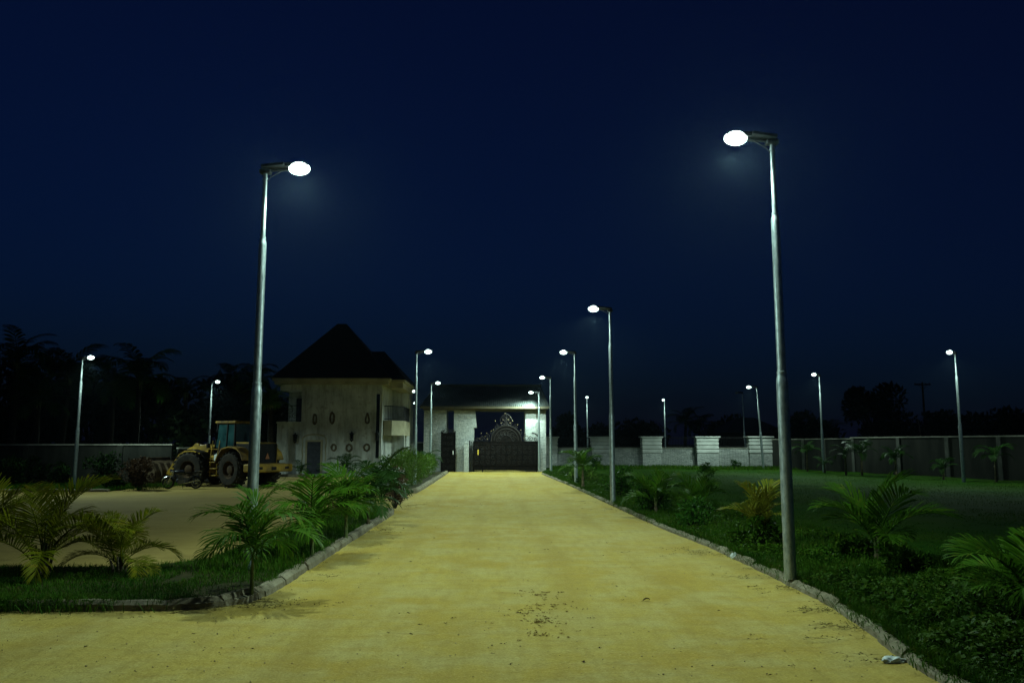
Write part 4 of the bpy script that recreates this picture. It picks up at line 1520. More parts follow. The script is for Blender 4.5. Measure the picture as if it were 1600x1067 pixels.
def strands(name, centers, n, spread, length, seed, zf, mat='dry', r=.003, zh=.035):
    """thin dry weed runners lying on the ground in tangles: ribbons of two crossed faces"""
    rg = np.random.default_rng(seed)
    V = []
    flat = []
    cnt = []
    o = 0
    for (cx, cy, sx, sy, k) in centers:
        for _ in range(int(n * k)):
            x, y = rg.normal(cx, sx), rg.normal(cy, sy)
            a = rg.uniform(0, 2 * PI)
            L = length * rg.uniform(.3, 1.3)
            pts = []
            for i in range(6):
                z = zf(x, y) + .006 + zh * rg.random() * .6
                pts.append((x, y, z))
                a += rg.normal(0, .5)
                x += math.cos(a) * L / 5
                y += math.sin(a) * L / 5 * .6
            w = r * rg.uniform(.6, 1.6)
            for i, p in enumerate(pts):
                ww = w * (1 - .12 * i)
                V += [(p[0] - math.sin(a) * ww, p[1] + math.cos(a) * ww, p[2]), (p[0] + math.sin(a) * ww, p[1] - math.cos(a) * ww, p[2] + ww * .8)]
                if i:
                    flat += [o + 2 * i - 2, o + 2 * i - 1, o + 2 * i + 1, o + 2 * i]
                    cnt.append(4)
            o += 12
            # a few small leaves on the runner
            for i in range(1, 6):
                if rg.random() < .5:
                    p = pts[i]
                    b = rg.uniform(0, 6.28)
                    l = rg.uniform(.02, .05)
                    V += [p, (p[0] + l * math.cos(b) * .5 + .01 * math.sin(b), p[1] + l * math.sin(b) * .5, p[2] + .012), (p[0] + l * math.cos(b), p[1] + l * math.sin(b), p[2] + .006), (p[0] + l * math.cos(b) * .5 - .01 * math.sin(b), p[1] + l * math.sin(b) * .5, p[2] + .004)]
                    flat += [o, o + 1, o + 2, o + 3]
                    cnt.append(4)
                    o += 4
    ob = link(name, tri_mesh(name, V, flat, cnt, M[mat]))
    return tag(ob, kind='stuff')


def build_debris():
    z0 = lambda x, y: .015
    g = lambda px, py: gnd(px, py)[:2]
    cs = []
    for px, py, sx, sy, k in ((1245, 925, .25, .2, 1.2), (1290, 955, .25, .15, 1.0), (1320, 985, .2, .12, .8), (1290, 1004, .22, .05, .35), (1105, 868, .5, .2, .8), (1070, 862, .4, .2, .5), (960, 797, .5, .5, .5), (925, 785, .4, .5, .4),
                              (1365, 1035, .2, .1, .4), (1200, 905, .4, .2, .8), (1180, 890, .4, .2, .6)):
        c = g(px, py)
        cs.append((c[0], c[1], sx, sy, k))
    strands('dry_weeds', cs, 34, .2, .36, 41, lambda x, y: .03 + max(0, min(.13, (x - rkerb(y)) * .8)))
    cs = []
    for px, py, sx, sy, k in ((40, 952, .8, .14, 1.4), (150, 950, .8, .16, 1.5), (250, 948, .6, .16, 1.2), (345, 948, .6, .14, 1.3), (420, 948, .3, .12, .6), (100, 965, .8, .2, .5), (600, 830, .25, .5, .5), (640, 790, .4, .8, .6), (500, 905, .3, .3, .3)):
        c = g(px, py)
        cs.append((c[0], c[1], sx, sy, k))
    strands('dry_weeds', cs, 45, .2, .34, 42, lambda x, y: .02)
    cs = []
    for px, py, sx, sy, k in ((848, 930, .16, .24, 1.0), (852, 950, .15, .18, 1.0), (850, 972, .13, .14, 1.0), (845, 992, .10, .10, .6), (822, 958, .16, .12, .4), (835, 975, .25, .3, .5)):
        c = g(px, py)
        cs.append((c[0], c[1], sx, sy, k))
    strands('leaf_litter', cs, 38, .2, .045, 43, lambda x, y: .003, 'stain', .0014, .003)
    # scattered bits over the road
    rg = random.Random(9)
    cs = [(rg.uniform(-7, 4.0), rg.uniform(6.5, 30), .3, .3, .018) for _ in range(110)]
    strands('leaf_litter', cs, 60, .2, .05, 44, lambda x, y: .004, 'brown_leaf', .0025, .004)
    # grit and small stones lying on the road
    r2 = np.random.default_rng(77)
    n = 9000
    y = 6.3 + 16 * r2.random(n) ** 2
    x = -9 + r2.random(n) * (rkerb(y) + 9)
    keep = (x > -3.1) | (y < 11)
    edge = np.exp(-((x - rkerb(y)) / .5) ** 2) + np.exp(-((x + 3.1) / .4) ** 2)
    keep &= r2.random(n) < .35 + edge
    x, y = x[keep], y[keep]
    n = len(x)
    s0 = .0035 + .009 * r2.random(n) ** 4
    oc = np.array([(1, 0, 0), (0, 1, 0), (-1, 0, 0), (0, -1, 0), (0, 0, .8), (0, 0, -.5)], float)
    V = (np.stack([x, y, s0 * .3 + .006], -1)[:, None, :] + oc[None] * s0[:, None, None] * r2.uniform(.6, 1.3, (n, 6, 1))).reshape(-1, 3)
    fo = np.array([(0, 1, 4), (1, 2, 4), (2, 3, 4), (3, 0, 4), (1, 0, 5), (2, 1, 5), (3, 2, 5), (0, 3, 5)])
    F = (np.arange(n)[:, None, None] * 6 + fo[None]).ravel()
    tag(link('gravel', tri_mesh('gravel', V, F, np.full(n * 8, 3), M['grit'])), kind='stuff')
    # one curled fallen leaf
    c = gnd(1010, 939)
    r = MB()
    n = 9
    vs = []
    for i in range(n):
        t = i / (n - 1)
        w = .028 * math.sin(PI * (t * .92 + .04)) ** .7
        x = -.07 + .14 * t
        z = .012 + .03 * math.sin(PI * t) + .02 * t
        vs += [(x, -w, z + w * .8), (x, 0, z), (x, w, z + w * .5), (x, w * .9, z + w * .5 - .003), (x, 0, z - .004), (x, -w * .9, z + w * .8 - .003)]
    fs = []
    for i in range(n - 1):
        for k in range(6):
            l = (k + 1) % 6
            fs.append((i * 6 + k, i * 6 + l, i * 6 + 6 + l, i * 6 + 6 + k))
    r.add(vs, fs)
    r.tube([(-.07, 0, .012), (-.11, .01, .005)], .003, 4)
    o = r.build('fallen_leaf', M['brown_leaf'], loc=(c[0], c[1], .0), rot=(0, 0, .25), scale=(.8, .8, .7))
    tag(o, 'dark curled dead leaf lying alone on the open road right of centre', 'leaf')

    def bag(px, py, sx, sy, sz, label, seed, z=0.0):
        c = gnd(px, py)
        rg = np.random.default_rng(seed)
        import bmesh
        bm = bmesh.new()
        bmesh.ops.create_icosphere(bm, subdivisions=4, radius=1)
        for v in bm.verts:
            p = v.co
            q = vnoise(np.array(p.x * 2.2 + 5), np.array(p.y * 2.2 + p.z * 1.9), seed) - .5
            q2 = abs(vnoise(np.array(p.x * 5 + p.z * 4), np.array(p.y * 5 - p.z * 3), seed + 1) - .5)
            s = 1 + .7 * float(q) - .5 * float(q2)
            v.co = Vector((p.x * s * sx, p.y * s * sy, max(0.0, (p.z * .6 + .5) * s) * sz))
        me = bpy.data.meshes.new('plastic_bag')
        bm.to_mesh(me); bm.free()
        me.materials.append(M['bag'])
        me.polygons.foreach_set('use_smooth', [True] * len(me.polygons))
        o = link('plastic_bag', me, loc=(c[0], c[1], z + .008), rot=(0, 0, .3))
        tag(o, label, 'bag', 'litter along the right kerb')
    bag(1397, 1038, .13, .07, .06, 'crumpled white plastic bag lying flat on the road against the nearest right kerb stones', 3)
    bag(1147, 876, .075, .06, .11, 'small pale balled-up plastic bag at the kerb edge left of the nearest right lamp', 6, .02)


def build_plants():
    gl, gr, gw = 'palms in the left bed', 'palms in the right strip', 'small palms along the side wall'
    P = lambda px, py, z: gnd(px, py, z)
    a = P(66, 897, .1)
    palm(a[0], a[1], .1, 1.75, 'areca', 12, 'tall bushy yellow-green palm with feathery fronds at the far left of the bed', gl, .28, .05, tilt_range=(-.5, .55), seed=1, multi=5)
    a = P(188, 893, .1)
    palm(a[0], a[1], .1, 1.15, 'areca', 15, 'low wide yellow-green palm with a bunched crown, second from the left in the bed', gl, .16, .045, tilt_range=(-.5, .75), seed=2, multi=4)
    a = P(-14, 880, .1)
    palm(a[0], a[1], .1, 1.5, 'areca', 9, 'palm cut by the left edge of the picture, only some fronds showing', gl, .3, .06, seed=3)
    a = P(393, 926, .1)
    palm(a[0], a[1], .1, 1.15, 'coco', 13, 'young broad-leaved green palm on a thin stem at the kerb corner before the left lamp', gl, .55, .026, tilt_range=(-.55, .75), seed=4, trunk_mat='stem_green')
    a = P(487, 870, .1)
    palm(a[0], a[1], .1, 1.3, 'coco', 13, 'green palm just behind the kerb-corner palm, its fronds over the kerb', gl, .5, .035, tilt_range=(-.55, .6), seed=5, trunk_mat='stem_green')
    a = P(540, 842, .1)
    palm(a[0], a[1], .1, 1.4, 'coco', 12, 'third green palm along the left kerb, before the house door', gl, .5, .04, tilt_range=(-.5, .45), seed=6, trunk_mat='stem_green')
    a = P(575, 820, .1)
    palm(a[0], a[1], .1, 1.35, 'dark', 11, 'dark green palm left of the brown croton on the left kerb', gl, .45, .04, seed=7)
    a = P(596, 805, .1)
    palm(a[0], a[1], .1, 1.9, 'dark', 8, 'tallest upright dark palm at the end of the left bed, behind the croton', gl, .4, .05, tilt_range=(-.6, .1), seed=8)
    a = at(540, 748, 47.5)
    palm(a[0], a[1], 0, 1.5, 'dark', 12, 'dark palm standing in the yard before the house wall', 'palms by the house', .6, .08, seed=9)
    a = at(470, 742, 52.5)
    palm(a[0], a[1], 0, 1.15, 'dark', 9, 'small dark palm beside the house door', 'palms by the house', .3, .06, seed=10)
    a = at(668, 735, 55.5)
    palm(a[0], a[1], .12, 1.6, 'dark', 12, 'dark palm at the far end of the hedge before the gatehouse wall', 'palms by the house', .7, .08, seed=12)
    # croton and hedge
    a = P(617, 792, .1)
    bush(a[0], a[1], .1, .85, 1.35, 1700, .11, M['croton'], 'dark brown croton bush with pale-edged leaves on the left kerb end', None, 13, cat='bush', aspect=.5)
    a = P(604, 770, .1)
    bush(a[0] - .3, a[1], .1, 1.0, 1.6, 900, .12, M['bush'], 'dark green leafy bush behind the brown croton', None, 14)
    rg = random.Random(4)
    hl = ['nearest shrub of the light green hedge, sparse stems showing at its foot', 'second shrub of the light green hedge from the viewer', 'third shrub of the light green hedge, rounded', 'fourth shrub of the light green hedge',
          'fifth shrub of the light green hedge', 'sixth shrub of the light green hedge', 'farthest low shrub of the light green hedge by the road']
    for k in range(7):
        y = 37.3 + k * 2.9
        h = [1.7, 1.75, 1.65, 1.6, 1.5, 1.4, 1.1][k]
        bush(-4.35 + .25 * math.sin(k * 2), y, .12, 2.3, h, 1500, .17, M['hedge'], hl[k], 'hedge shrubs left of the drive', 20 + k, 'hedge_shrub', 'hedge', 2.9, .22, 10, 20, .6, 'stem_green')
    # right strip
    Z = lambda x, y: float(lawn_z(np.array(x), np.array(y)))
    a = P(1190, 852, .15)
    palm(a[0], a[1], .12, 1.15, 'yellow', 11, 'yellow-green palm with hanging dead fronds left of the nearest right lamp', gr,   .30, .045, tilt_range=(-.65, .25), dead=4, special=0.0, seed=31)
    a = P(1372, 878, .15)
    palm(a[0], a[1], .12, 1.55, 'green', 9, 'largest green palm right of the nearest lamp, fronds arching over the weeds', gr, .25, .06, tilt_range=(-.5, .55), seed=32)
    a = P(1612, 965, .15)
    palm(a[0], a[1], .12, 1.25, 'green', 10, 'palm at the right edge of the picture with fronds reaching in over the weeds', gr, .25, .05, tilt_range=(-.3, .6), seed=33)
    a = P(1090, 806, .15)
    palm(a[0], a[1], .12, 1.25, 'green', 10, 'green palm near the kerb with a fan of upright fronds, right of the dark bush', gr, .3, .05, seed=34)
    a = P(1025, 800, .15)
    palm(a[0], a[1], .12, 1.35, 'green', 10, 'green palm between the dark bush and the next palm in the right strip', gr, .3, .05, seed=35)
    a = P(928, 770, .15)
    palm(a[0], a[1] + 4, .12, 1.5, 'green', 11, 'bright green palm between the second and third lamps of the right row', gr, .8, .06, seed=36)
    def rb(px, py, w, h, n, ls, label, seed, mat='bush', nm='bush', cat='bush'):
        a = P(px, py, .15)
        return bush(max(a[0], float(rkerb(a[1])) + .3 + w * .36), a[1], .12, w, h, n, ls, M[mat], label, 'bushes in the right strip', seed, nm, cat)
    rb(968, 797, 1.15, 1.25, 1500, .13, 'dark green bush at the foot of the second lamp in the right row', 41)
    rb(924, 776, 1.3, 1.25, 1300, .14, 'dense green bush between the second and third lamps on the right', 42)
    rb(876, 752, 2.0, .8, 1100, .15, 'low yellow-green bush near the gatehouse corner at the road edge', 43, 'hedge')
    rb(1065, 822, 1.1, .7, 1100, .1, 'low dark bush between two palms on the right kerb', 44)
    rb(1128, 852, 1.2, .65, 1200, .1, 'low weedy bush left of the yellow-green palm', 45, 'weed')
    rb(1330, 872, 1.2, .5, 1100, .09, 'low leafy bush right of the nearest right lamp, under the big palm', 46, 'weed')
    rb(1420, 900, 1.1, .5, 1000, .09, 'low leafy bush under the right fronds of the big palm', 47, 'weed')
    # sapling on the lawn
    a = at(1104, 768, 33)
    r = empty('sapling', (a[0], a[1], .14))
    tag(r, 'thin sapling with a small dark tuft of leaves standing on the lawn', 'sapling')
    MB().tube([(0, 0, -.05), (.02, 0, .5), (0, .02, 1.0)], [.018, .014, .008], 6).build('trunk', M['bark'], r)
    leaf_cloud('crown', [(0, 0, .95), (.12, 0, .85), (-.12, .05, .88), (0, .1, 1.1)], [.22, .2, .2, .18], 320, .12, M['bush'], 5, r)
    a = at(1016, 730, 62)
    bush(a[0] - 4, a[1] + 3, .12, 1.2, 1.1, 500, .16, M['bush'], 'dark small bush against the stone fence wall', None, 50)
    a = at(1150, 728, 64)
    bush(a[0], a[1], .12, .8, .7, 350, .14, M['bush'], 'tiny dark bush at the fence foot left of the leaning lamp', None, 51)
    # palms along the side wall
    for i, (px, Y, hgt, fl, lab) in enumerate(((1262, 57.5, 1.3, 1.5, 'small palm by the side wall just right of the nearest lamp pole'), (1289, 54.5, .5, 1.1, 'tiny two-fronded palm at the foot of the side-wall lamp'),
                                               (1347, 50, 1.35, 1.7, 'tallest small palm before the side wall, its fronds over the coping'), (1322, 51, 1.2, 1.3, 'small palm with drooping pale frond beside the tallest wall palm'),
                                               (1400, 47.5, 1.0, 1.4, 'small palm before the pale wall post on the right'), (1474, 44.5, .5, 1.2, 'low palm left of the far right lamp by the wall'),
                                               (1556, 41.8, 1.2, 1.4, 'dim palm before the wall right of the far right lamp'))):
        x = X_at(px, Y, 740)
        palm(x, Y, .16, fl, 'dark', 8 if i != 1 else 5, lab, gw, hgt, .06, seed=60 + i)
    # shrubs along the left wall
    for i, (px, Y, w, h, lab) in enumerate(((20, 41.5, 3, 1.5, 'dark shrub at the left wall, far left edge'), (85, 42, 2.4, 1.2, 'dark low shrub at the left wall, left of the lamp pole'), (160, 41.5, 2.0, 1.7, 'dark upright shrub by the left wall, right of the lamp pole'),
                                            (178, 39.2, 1.2, .55, 'low weedy shrub at the yard kerb before the left wall'))):
        bush(X_at(px, Y, 740), Y, .08, w, h, 1100, .17, M['bush_dark'], lab, 'shrubs along the left wall', 70 + i)
    a = gnd(212, 766)
    bush(a[0], a[1] + .4, .02, 1.75, 1.4, 1900, .16, M['brown_leaf'], 'heap of brown brushwood and dry leaves beside the loader bucket', None, 80, 'brushwood_heap', 'brushwood', 1.5, .4, 12, 22)
    # dark palms and trees beyond the left wall
    gt = 'dark trees beyond the left wall'
    # (px, top_py, Y, frond_len, upright)
    pl = [(18, 540, 50, 3.2, 0, 'dark palm at the left edge above the wall'), (95, 558, 53, 3.6, 0, 'dark palm left of the far left lamp head'), (55, 600, 47.5, 2.8, 0, 'lower palm with lit drooping fronds left of the far left lamp'),
          (172, 575, 56, 3.0, 0, 'palm silhouette right of the far left lamp'), (212, 560, 52, 3.8, 0, 'large drooping palm right of the far left lamp, lit at its lower fronds'),
          (292, 575, 66, 3.2, 1, 'palm with two tall plume-like fronds forming a V against the sky'), (365, 580, 74, 3.4, 0, 'palm behind the loader lamp'), (425, 618, 53, 1.9, 0, 'green lit palm beside the left balcony of the house'),
          (400, 575, 66, 3.0, 0, 'dark palm just left of the house roof')]
    for i, (px, py, Y, fl, up, lab) in enumerate(pl):
        x = X_at(px, Y, 690)
        th = Z_at(py, Y, px) - fl * (.42 if not up else .75)
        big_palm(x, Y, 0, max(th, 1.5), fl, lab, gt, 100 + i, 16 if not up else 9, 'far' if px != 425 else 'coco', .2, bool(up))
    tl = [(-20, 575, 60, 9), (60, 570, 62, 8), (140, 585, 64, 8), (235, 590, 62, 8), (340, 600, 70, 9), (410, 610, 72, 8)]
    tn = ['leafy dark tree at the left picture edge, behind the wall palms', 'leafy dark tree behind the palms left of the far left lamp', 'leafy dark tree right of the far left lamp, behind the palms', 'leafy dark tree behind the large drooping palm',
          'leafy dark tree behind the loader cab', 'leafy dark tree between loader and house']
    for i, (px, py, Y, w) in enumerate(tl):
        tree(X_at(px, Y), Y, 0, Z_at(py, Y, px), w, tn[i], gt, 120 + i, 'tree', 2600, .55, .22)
    # silhouettes beyond the right walls
    gs = 'dark trees beyond the right walls'
    rl = [(1362, 606, 95, 7.5, .45, 'tall spreading tree silhouette above the right wall'), (1395, 660, 90, 8, .2, 'low dark tree right of the tall spreading one'), (1500, 645, 85, 9, .2, 'dark tree behind the far right lamp pole'),
          (1565, 650, 82, 9, .2, 'dark tree at the right picture edge beyond the wall'), (1625, 645, 80, 9, .2, 'last dark tree cut by the right picture edge'), (1448, 652, 92, 8, .2, 'dark tree at the foot of the utility pole'),
          (1270, 655, 100, 9, .2, 'low tree silhouette behind the side-wall lamp'), (1232, 668, 105, 7, .2, 'low tree silhouette right of the nearest lamp pole'), (1000, 662, 110, 9, .2, 'low tree silhouette behind the second fence pillar'),
          (1130, 660, 112, 9, .2, 'low tree silhouette left of the dark hipped roof'), (885, 652, 105, 6, .2, 'tree silhouette just right of the gatehouse'), (940, 672, 112, 8, .2, 'low tree silhouette above the first wide fence pillar')]
    for i, (px, py, Y, w, tf, lab) in enumerate(rl):
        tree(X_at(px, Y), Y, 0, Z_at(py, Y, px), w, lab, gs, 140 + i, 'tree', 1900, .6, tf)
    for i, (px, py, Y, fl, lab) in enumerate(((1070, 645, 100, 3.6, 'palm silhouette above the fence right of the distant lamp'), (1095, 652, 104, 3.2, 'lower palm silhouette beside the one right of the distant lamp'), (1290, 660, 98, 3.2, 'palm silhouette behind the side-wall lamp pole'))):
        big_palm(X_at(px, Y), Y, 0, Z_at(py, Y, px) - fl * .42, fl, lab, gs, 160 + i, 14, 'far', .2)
    # distant house roof
    Y = 108
    r = empty('house', (X_at(1165, Y), Y, 0))
    tag(r, 'distant dark bungalow with low hipped roof beyond the stone fence', 'house')
    x = X_at(1165, Y)
    hw = X_at(1212, Y) - x
    ze, zr = Z_at(676, Y), Z_at(652, Y)
    MB().box(-hw * .9, hw * .9, -4, 4, 0, ze).build('wall', M['rawwall'], r)
    m = MB()
    m.add([(-hw, -5, ze), (hw, -5, ze), (hw, 5, ze), (-hw, 5, ze), (-hw * .3, 0, zr), (hw * .3, 0, zr)], [(0, 1, 5, 4), (1, 2, 5), (2, 3, 4, 5), (3, 0, 4), (3, 2, 1, 0)])
    m.build('roof', mat_noise('brown_roof', (.02, .013, .010), (.035, .022, .016), 2, .9, 0, .2, 8), r)
    # utility pole
    Y = 92
    p = at(1441, 597, Y)
    r = empty('utility_pole', (p[0], Y, 0))
    tag(r, 'dark utility pole with crossarm standing above the trees on the right', 'utility pole')
    MB().tube([(0, 0, -.1), (0, 0, p[2])], [.16, .1], 10).build('pole', M['bark'], r)
    m = MB().bbox(-.95, .95, -.06, .06, p[2] - .35, p[2] - .2, .01)
    m.tube([(-.5, 0, p[2] - .3), (0, 0, p[2] - .9)], .025, 5).tube([(.5, 0, p[2] - .3), (0, 0, p[2] - .9)], .025, 5)
    m.build('crossarm', M['bark'], r)
    m = MB()
    for q in (-.85, -.4, .4, .85):
        m.lathe([(0, p[2] - .2), (.05, p[2] - .2), (.06, p[2] - .12), (.03, p[2] - .1), (.05, p[2] - .04), (0, p[2])], 8, 'z', (q, 0, 0))
    m.build('insulator', M['dark_housing'], r)
    # bare pale stem seen above the right wall
    Y = 60
    a, b = at(1439, 690, Y), at(1428, 651, Y)
    r = empty('bare_stem', (a[0], Y, 0))
    tag(r, 'thin pale bent bare stem beyond the right wall', 'dead tree')
    MB().tube([(0, 0, 0), (.05, 0, a[2]), (-.05, 0, (a[2] + b[2]) / 2 + .3), (b[0] - a[0] + .25, 0, b[2] - .1), (b[0] - a[0], 0, b[2])], [.06, .045, .035, .025, .012], 7).build('trunk', M['trunk'], r, smooth=True)


# ------------------------------------------------------------------ wheel loader
def build_loader():
    near = gnd(363, 761.5)
    phi = math.radians(35)
    fwd = np.array([-math.cos(phi), math.sin(phi)])
    lat = np.array([-math.sin(phi), -math.cos(phi)])      # towards the viewer
    org = near[:2] - lat * 1.02
    # local axes: +x forward, +y = left side (towards viewer)
    r = empty('wheel_loader', (org[0], org[1], 0), math.atan2(fwd[1], fwd[0]))
    tag(r, 'worn yellow wheel loader with dark cab, parked in the yard before the house', 'wheel loader')
    Y, YD, RB, ST = M['yellow'], M['yellow_dirty'], M['rubber'], M['steel_worn']
    WB = 3.2
    R = .88
    ART = math.radians(20)

    ca, sa = math.cos(ART), math.sin(ART)

    def art(m):
        m.v = [(1.55 + (x - 1.55) * ca - y * sa, (x - 1.55) * sa + y * ca, z) for x, y, z in m.v]
        return m

    def wheel(x, s):
        c = (x, s * 1.02, R)
        m = MB()
        w = .31
        prof = [(.44, -w + .03), (.55, -w), (.74, -w), (R - .07, -w + .05), (R - .03, -w + .12), (R - .03, w - .12), (R - .07, w - .05), (.74, w), (.55, w), (.44, w - .03)]
        m.lathe(prof, 32, 'y', c)
        # chevron lugs
        for k in range(22):
            for sd in (-1, 1):
                a0 = 2 * PI * (k + (.5 if sd > 0 else 0)) / 22
                vs = []
                for (yy, da) in ((0.02, .18), (w - .02, -.02)):
                    for rr in (R - .05, R + .015):
                        for dd in (-.045, .045):
                            a = a0 + da + dd
                            vs.append((c[0] + rr * math.cos(a), c[1] + sd * yy, c[2] + rr * math.sin(a)))
                m.add(vs, [(0, 1, 3, 2), (4, 6, 7, 5), (2, 3, 7, 6), (0, 2, 6, 4), (1, 5, 7, 3), (0, 4, 5, 1)])
        if x > 1: art(m)
        ty = m.build('wheel', RB, r, smooth=True, angle=35)
        # dish built directly
        d = MB()
        pr = [(.46, .27), (.44, .29), (.41, .26), (.37, .12), (.23, .10), (.21, .22), (.13, .25), (0, .25)]
        n = 24
        vs, fs = [], []
        for (rr, yy) in pr:
            for k in range(n):
                vs.append((c[0] + rr * math.cos(2 * PI * k / n), c[1] + s * yy, c[2] + rr * math.sin(2 * PI * k / n)))
        for i in range(len(pr) - 1):
            for k in range(n):
                l = (k + 1) % n
                fs.append((i * n + k, i * n + l, (i + 1) * n + l, (i + 1) * n + k))
        d.add(vs, fs)
        for k in range(10):
            a = 2 * PI * k / 10
            d.cyl((c[0] + .30 * math.cos(a), c[1] + s * .10, c[2] + .30 * math.sin(a)), (c[0] + .30 * math.cos(a), c[1] + s * .15, c[2] + .30 * math.sin(a)), .022, 6)
        if x > 1: art(d)
        d.build('rim', M['rim'], ty, smooth=True, angle=40)
    for x in (0, WB):
        for s in (1, -1):
            wheel(x, s)
    # axles and frame
    for x in (0, WB):
        m = MB()
        m.tube([(x, -.9, R), (x, .9, R)], .16, 10)
        m.lathe([(0, -.3), (.25, -.25), (.3, 0), (.25, .25), (0, .3)], 14, 'y', (x, 0, R))
        if x: art(m.bbox(1.75, 3.6, -.42, .42, .66, 1.25, .04))
        else: m.bbox(-1.1, 1.35, -.5, .5, .72, 1.3, .04).tube([(1.3, 0, .85), (1.8, 0, .85)], .16, 10).tube([(1.3, 0, 1.2), (1.8, 0, 1.2)], .16, 10)
        m.build('chassis', YD, r, smooth=True)
    # rear body: hood, fenders, counterweight
    m = MB()
    m.prism_y([(-1.25, 1.2), (-1.25, 2.12), (-1.1, 2.24), (.55, 2.28), (.55, 1.3)], -.68, .68)
    m.build('engine_hood', Y, r)
    m = MB()
    m.bbox(-1.29, -1.255, -.62, .62, 1.2, 2.18, .01)
    for k in range(9):
        m.box(-1.31, -1.29, -.55, .55, 1.28 + k * .095, 1.32 + k * .095)
    m.bbox(-.95, -.15, .685, .70, 1.55, 2.0, .005)
    g = m.build('radiator_grille', M['black_metal'], r)
    MB().add([(-1.335, -.14, 1.42), (-1.335, .14, 1.42), (-1.335, 0, 1.72), (-1.312, -.14, 1.42), (-1.312, .14, 1.42), (-1.312, 0, 1.72)], [(0, 1, 2), (5, 4, 3), (0, 3, 4, 1), (1, 4, 5, 2), (2, 5, 3, 0)]).build('warning_triangle', M['orange'], g)
    MB().bbox(-1.2, .5, .683, .69, 1.95, 2.18, .002).build('hood_stripe', M['black_metal'], r)
    m = MB()
    m.bbox(-1.85, -1.0, -1.22, 1.22, .78, 1.17, .05)
    m.bbox(-1.55, -1.0, -1.0, 1.0, 1.17, 1.2, .01)
    m.build('counterweight', Y, r)
    MB().bbox(-1.88, -1.85, -.15, .15, .88, 1.04, .01).bbox(-1.87, -1.85, .7, .95, .92, 1.04, .01).bbox(-1.87, -1.85, -.95, -.7, .92, 1.04, .01).build('tail_light', M['black_metal'], r)
    for s in (1, -1):
        m = MB()
        a = []
        b = []
        for t in np.linspace(-.25, PI * .86, 11):
            pass
        prof = [(1.12, 1.2), (.98, 1.52), (.62, 1.9), (.1, 2.0), (-.5, 1.92), (-.82, 1.7), (-1.0, 1.35)]
        vs = []
        for (x, z) in prof:
            vs += [(x, s * .62, z), (x, s * 1.30, z), (x * 1.03, s * 1.30, z + .05), (x * 1.03, s * .62, z + .05)]
        fs = []
        for i in range(len(prof) - 1):
            for k in range(4):
                l = (k + 1) % 4
                fs.append((4 * i + k, 4 * i + l, 4 * i + 4 + l, 4 * i + 4 + k))
        fs += [(0, 1, 2, 3), tuple(4 * (len(prof) - 1) + k for k in (3, 2, 1, 0))]
        m.add(vs, fs)
        m.build('rear_fender', YD if s > 0 else Y, r)
        # front fender
        m = MB()
        prof = [(WB - .95, 1.45), (WB - .7, 1.72), (WB - .2, 1.86), (WB + .3, 1.82)]
        vs = []
        for (x, z) in prof:
            vs += [(x, s * .74, z), (x, s * 1.28, z), (x, s * 1.28, z + .04), (x, s * .74, z + .04)]
        fs = []
        for i in range(len(prof) - 1):
            for k in range(4):
                l = (k + 1) % 4
                fs.append((4 * i + k, 4 * i + l, 4 * i + 4 + l, 4 * i + 4 + k))
        fs += [(0, 1, 2, 3), tuple(4 * (len(prof) - 1) + k for k in (3, 2, 1, 0))]
        m.add(vs, fs)
        art(m).build('front_fender', M['black_metal'], r)
    # platform, steps, tank on the near side
    m = MB()
    m.bbox(.55, 1.95, -.95, .95, 1.46, 1.58, .02)
    m.bbox(.5, 1.75, -.8, .8, 1.2, 1.46, .02)
    m.build('platform', Y, r)
    for s in (1, -1):
        m = MB()
        for k, z in enumerate((.55, .9, 1.22)):
            m.bbox(1.2, 1.75, s * 1.05 - .12, s * 1.05 + .12, z, z + .04, .01)
        for x in (1.2, 1.75):
            m.tube([(x, s * 1.1, .5), (x, s * 1.1, 1.5), (x, s * .98, 2.35)], .022, 6)
        m.tube([(1.2, s * 1.1, 1.9), (1.75, s * 1.1, 1.9)], .018, 6)
        m.build('ladder', Y, r)
    MB().bbox(1.33, 1.6, .86, 1.02, 1.3, 1.62, .03).tube([(1.46, .94, 1.6), (1.46, .94, 1.68)], .05, 8).build('fluid_tank', M['tank_white'], r)
    # cab
    x0, x1, y0, y1, zb, zt = .35, 1.95, -.78, .78, 1.58, 3.22
    m = MB()
    for (x, xt) in ((x0, x0 + .06), (.98, 1.0), (x1, x1 - .16)):
        for s in (-1, 1):
            m.tube([(x, s * (y1 - .04), zb), (xt, s * (y1 - .1), zt)], .05, 6)
    m.bbox(x0 - .02, x1 + .02, y0, y1, zb, zb + .32, .03)
    for s in (-1, 1):
        m.tube([(x0, s * (y1 - .05), zb + .38), (x1 - .03, s * (y1 - .05), zb + .38)], .03, 6)
    cb = m.build('cab', M['black_metal'], r)
    MB().bbox(x0 - .1, x1 - .02, y0 - .02, y1 + .02, zt, zt + .13, .04).build('cab_roof', YD, r)
    m = MB()
    gx = .02
    for s in (-1, 1):
        yb, ytp = s * (y1 - .045), s * (y1 - .105)
        for (a, at_, b, bt) in ((x0 + .06, x0 + .12, .93, .95), (1.03, 1.05, x1 - .06, x1 - .21)):
            vs = [(a, yb, zb + .33), (b, yb, zb + .33), (bt, ytp, zt - .02), (at_, ytp, zt - .02), (a, yb - s * .012, zb + .33), (b, yb - s * .012, zb + .33), (bt, ytp - s * .012, zt - .02), (at_, ytp - s * .012, zt - .02)]
            m.add(vs, [(0, 1, 2, 3), (7, 6, 5, 4), (0, 4, 5, 1), (1, 5, 6, 2), (2, 6, 7, 3), (3, 7, 4, 0)])
